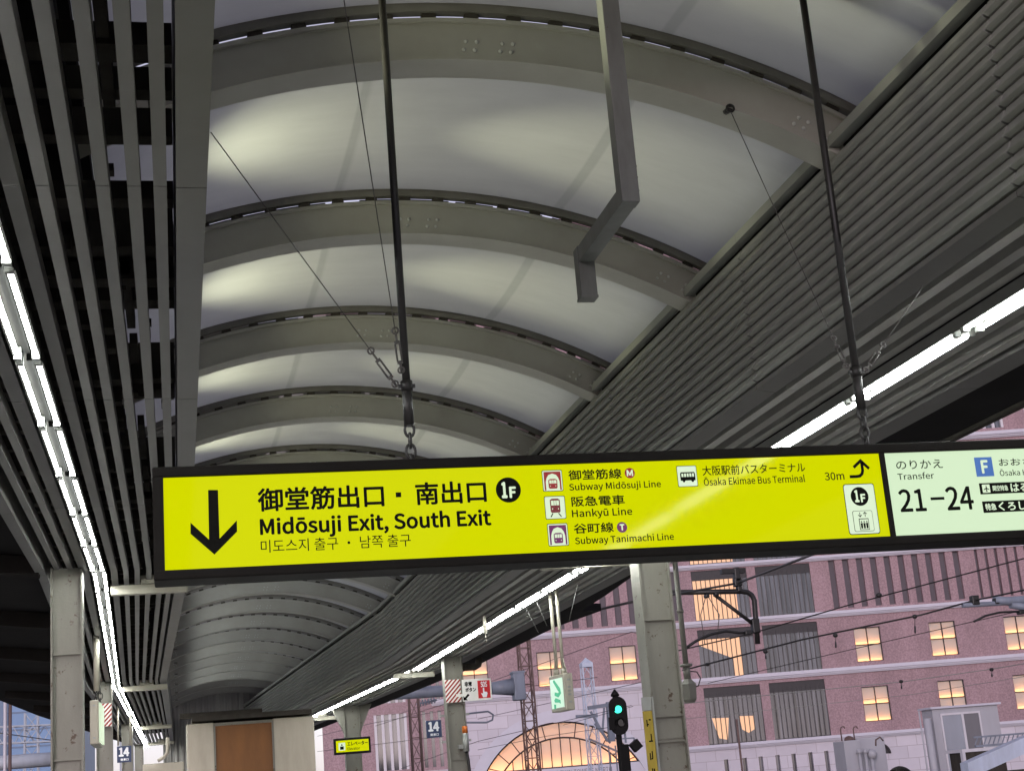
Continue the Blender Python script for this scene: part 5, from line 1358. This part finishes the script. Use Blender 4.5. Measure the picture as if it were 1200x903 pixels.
# ------------------------------------------------------------------ yard equipment at lower right
M['hut'] = paint('pale_grey_hut', (.42, .42, .46), .5, .25, .8)
M['hut_win'] = paint('hut_window', (.30, .32, .37), .2, .2, 1, spec=.6)
M['hut_shade'] = paint('hut_blind', (.17, .165, .18), .4, .2, 2)
Y = 58; a = at(1092, 832, Y); b = at(1168, 824, Y); xl, xr, zt = a.x, b.x, a.z
o = thing('trackside_hut', 'pale grey trackside hut with a two leaf window, before the pink building', 'hut', ((xl + xr) / 2, Y, -1.1))
g = MB(); g.box(xl, xr, Y, Y + .9, -1.1, zt + .05); g.build('wall', M['hut'], o)
g = MB(); g.box(xl - .12, xr + .1, Y - .15, Y + 1.0, zt + .05, zt + .13); g.build('roof', M['cornice'], o)
wx0 = at(1103, 850, Y).x; wx1 = at(1150, 850, Y).x; wz1 = at(1103, 838, Y).z; wz0 = wz1 - 2.6; wm = lerp(wx0, wx1, .55)
fr = MB(); 
for bx in ((wx0, wx0 + .07), (wx1 - .07, wx1), (wm - .05, wm + .05)): fr.box(bx[0], bx[1], Y - .06, Y - .001, wz0, wz1)
fr.box(wx0, wx1, Y - .062, Y - .002, wz1, wz1 + .08); f = fr.build('window_frame', M['mull_white'], o)
g = MB(); g.box(wx0 + .07, wm - .05, Y - .03, Y - .005, wz0, wz1); g.build('left_pane', M['hut_win'], f)
g = MB(); g.box(wm + .05, wx1 - .07, Y - .03, Y - .005, wz0 + .3, wz1); g.build('right_pane', M['hut_shade'], f)
g = MB(); x2 = at(1086, 850, Y).x; g.tube([(x2, Y - .1, -1.1), (x2, Y - .1, zt - .3)], .16, 10); g.tube([(x2 - .3, Y - .1, -1.1), (x2 - .3, Y - .1, zt)], .035, 8); split(g.build('drain_pipes', M['hut'], o), 'drain_pipe')
Y = 50; a = at(984, 868, Y); b = at(1036, 864, Y)
o = thing('transformer_cabinet', 'grey transformer cabinet with insulators and pipe hoops on top', 'transformer', ((a.x + b.x) / 2, Y, -1.1))
xm = lerp(a.x, b.x, .36)
g = MB(); g.box(a.x, xm, Y - .3, Y + .6, -1.1, a.z, .02); g.box(xm + .02, b.x, Y, Y + .6, -1.1, b.z + .05, .02); g.build('cabinet', M['hut'], o)
g = MB()
for px in (1007, 1014, 1021): q = at(px, 882, Y - .4); g.tube([(q.x, q.y, -1.1), (q.x, q.y, q.z)], .06, 8); g.tube([(q.x, q.y, q.z), (q.x, q.y, q.z + .14)], .11, 10, True, .05)
g.ball(at(1022, 883, Y - .4), .17, n=10, m=7); split(g.build('insulators', M['hut'], o), 'insulator')
g = MB()
for px in (987, 1002):
    q = at(px, 870, Y); g.tube([q, q + Vector((0, 0, .45)), q + Vector((.04, 0, .53)), q + Vector((.12, 0, .55)), q + Vector((.17, 0, .48))], .022, 6)
q = at(995, 866, Y); g.ball(q, .16, 1.1, 1, .8, 10, 6); g.box(q.x, q.x + .75, Y + .1, Y + .16, q.z - .1, q.z - .04)
q = at(1030, 866, Y); g.tube([q + Vector((-.15, 0, -.2)), q + Vector((-.12, 0, 0)), q + Vector((.05, 0, .08)), q + Vector((.15, 0, -.05))], .03, 6); split(g.build('top_fittings', M['rusty'], o), 'top_fitting')
Y = 40; 
o = thing('shed_roof', 'pale blue grey sloping shed roof in the bottom right corner', 'shed', tuple(at(1180, 890, Y)))
p1, p2 = at(1134, 893, Y), at(1215, 857, Y); hh = Vector((0, 0, -.42)); dd = Vector((0, .45, 0))
g = MB(); g.add([p1, p2, p2 + hh, p1 + hh, p1 + dd, p2 + dd, p2 + hh + dd, p1 + hh + dd], [(0, 1, 2, 3), (0, 4, 5, 1), (3, 2, 6, 7), (1, 5, 6, 2), (4, 7, 6, 5), (0, 3, 7, 4)]); g.build('sloping_roof', M['bluewhite'], o)
g = MB(); g.box(p1.x + .35, p2.x + 1, Y + .2, Y + .44, -1.1, p1.z - .3); g.build('dark_wall', M['void2'], o)
Y = 46; p1, p2 = at(1130, 881, Y), at(1176, 872, Y)
o = thing('louvre_cabinet', 'dark fronted cabinet with white frame and grating roof beside the sloping shed', 'cabinet', tuple(p1))
g = MB(); g.box(p1.x, p2.x, Y, Y + 1, -1.1, p1.z); g.build('dark_front', M['void2'], o)
g = MB(); g.box(p1.x - .1, p2.x + .1, Y - .06, Y + 1.1, p1.z, p1.z + .1); g.box(p1.x - .1, p1.x - .001, Y - .06, Y + .1, -1.1, p1.z); g.build('white_frame', M['mull_white'], o)
g = MB(); q1, q2 = at(1142, 868, Y + 2), at(1200, 860, Y + 2)
for i in range(12): x = lerp(q1.x, q2.x, i / 11); g.bar((x, Y + 2, q1.z - .12), (x + .12, Y + 2, q1.z + .1), .03, .03)
g.box(q1.x, q2.x, Y + 1.95, Y + 2.05, q1.z + .1, q1.z + .16); g.box(q1.x, q2.x, Y + 1.95, Y + 2.05, q1.z - .2, q1.z - .13); g.build('grating', M['pipe'], o)

# ------------------------------------------------------------------ person whose head top just shows at the bottom edge
Y = 9.0; hd = at(1052, 897, Y); ht = hd.z; hx = hd.x
o = thing('person', 'dark haired person seen from behind, only the top of the head in the picture', 'person', (hx, Y, 0))
def skin(name, verts, edges, radii, mat, lv=2, root=0):
    me = bpy.data.meshes.new(name); me.from_pydata([Vector(v) for v in verts], edges, []); ob = bpy.data.objects.new(name, me); COL.objects.link(ob)
    m = ob.modifiers.new('s', 'SKIN'); m.use_smooth_shade = True; sv = me.skin_vertices[0].data
    for i, r in enumerate(radii): sv[i].radius = r if isinstance(r, tuple) else (r, r)
    sv[root].use_root = True; ob.modifiers.new('d', 'SUBSURF').levels = lv
    bpy.context.view_layer.update(); dg = bpy.context.evaluated_depsgraph_get(); me2 = bpy.data.meshes.new_from_object(ob.evaluated_get(dg))
    bpy.data.objects.remove(ob); me2.materials.append(mat); r = bpy.data.objects.new(name, me2); COL.objects.link(r); r.parent = o; ORG[r.name] = ORG[o.name]; return r
k = ht / 1.62
vb = [(0, 0, .9), (0, 0, 1.05), (0, .01, 1.22), (0, .0, 1.34), (0, 0, 1.4), (0, -.0, 1.45), (0, .015, 1.53), (0, .01, 1.585)]
eb_ = [(i, i + 1) for i in range(7)]; rb = [(.16, .11), (.135, .1), (.155, .105), (.12, .085), (.055, .055), (.052, .055), (.075, .09), (.055, .065)]
for sgn in (-1, 1):
    n = len(vb); vb += [(sgn * .17, 0, 1.335), (sgn * .22, .0, 1.08), (sgn * .24, .03, .85), (sgn * .24, .05, .77)]; eb_ += [(3, n), (n, n + 1), (n + 1, n + 2), (n + 2, n + 3)]; rb += [.052, .043, .03, .028]
    for j, (dx, dy, l) in enumerate(((-.02, .0, .075), (-.007, .012, .085), (.007, .02, .08), (.02, .025, .065), (.03, -.02, .05))):
        n2 = len(vb); vb += [(sgn * .24 + dx * sgn, .05 + dy, .765 - l * .5), (sgn * .238 + dx * sgn, .055 + dy, .765 - l)]; eb_ += [(n + 3, n2), (n2, n2 + 1)]; rb += [.009, .0075]
    n = len(vb); vb += [(sgn * .09, 0, .85), (sgn * .1, .01, .48), (sgn * .1, -.01, .09), (sgn * .11, .12, .035)]; eb_ += [(0, n), (n, n + 1), (n + 1, n + 2), (n + 2, n + 3)]; rb += [.085, .058, .04, .035]
body = skin('body', [(x * k, yv * k, z * k) for x, yv, z in vb], eb_, [((r[0] * k, r[1] * k) if isinstance(r, tuple) else r * k) for r in rb], flat('skin', (.45, .28, .2), .5))
cv = [(0, 0, .86), (0, 0, 1.05), (0, .01, 1.22), (0, 0, 1.345), (-.17, 0, 1.335), (-.22, 0, 1.08), (-.24, .03, .84), (.17, 0, 1.335), (.22, 0, 1.08), (.24, .03, .84)]
skin('coat', [(x * k, yv * k, z * k) for x, yv, z in cv], [(0, 1), (1, 2), (2, 3), (3, 4), (4, 5), (5, 6), (3, 7), (7, 8), (8, 9)], [(.19 * k, .14 * k), (.17 * k, .13 * k), (.18 * k, .135 * k), (.13 * k, .1 * k)] + [.068 * k, .058 * k, .045 * k] * 2, paint('dark_coat', (.03, .032, .045), .8, .3, 12))
tv = [(0, 0, .92), (-.09, 0, .84), (-.1, .01, .48), (-.1, -.01, .1), (.09, 0, .84), (.1, .01, .48), (.1, -.01, .1)]
skin('trousers', [(x * k, yv * k, z * k) for x, yv, z in tv], [(0, 1), (1, 2), (2, 3), (0, 4), (4, 5), (5, 6)], [(.17 * k, .12 * k), .095 * k, .07 * k, .055 * k, .095 * k, .07 * k, .055 * k], paint('grey_trousers', (.06, .06, .07), .8, .3, 12))
g = MB(); hc = Vector((hx, Y + .0, ht - .115))
g.ball(hc + Vector((0, -.015, 0)), .115, .82, .95, 1.0, 20, 14); g.ball(hc + Vector((0, -.05, -.05)), .1, .85, .7, 1.0, 16, 10)
g.build('hair', paint('black_hair', (.008, .007, .006), .7, .5, 60, spec=.15), o)
g = MB()
for sgn in (-1, 1): g.ball((hx + sgn * .042 * k * 1.0 - 0, Y + .09, ht - .125), .013, n=8, m=6)
split(g.build('eyes', flat('eye_dark', (.02, .015, .012), .2), o), 'eye')
g = MB(); g.ball((hx, Y + .105, ht - .155), .016, .8, 1.2, 1.3, 8, 6); g.ball((hx, Y + .098, ht - .19), .02, 1.3, .5, .4, 8, 6)
for sgn in (-1, 1): g.ball((hx + sgn * .078, Y + .0, ht - .14), .03, .35, .7, 1.1, 8, 6)
g.build('face_features', flat('skin_face', (.45, .28, .2), .5), o)
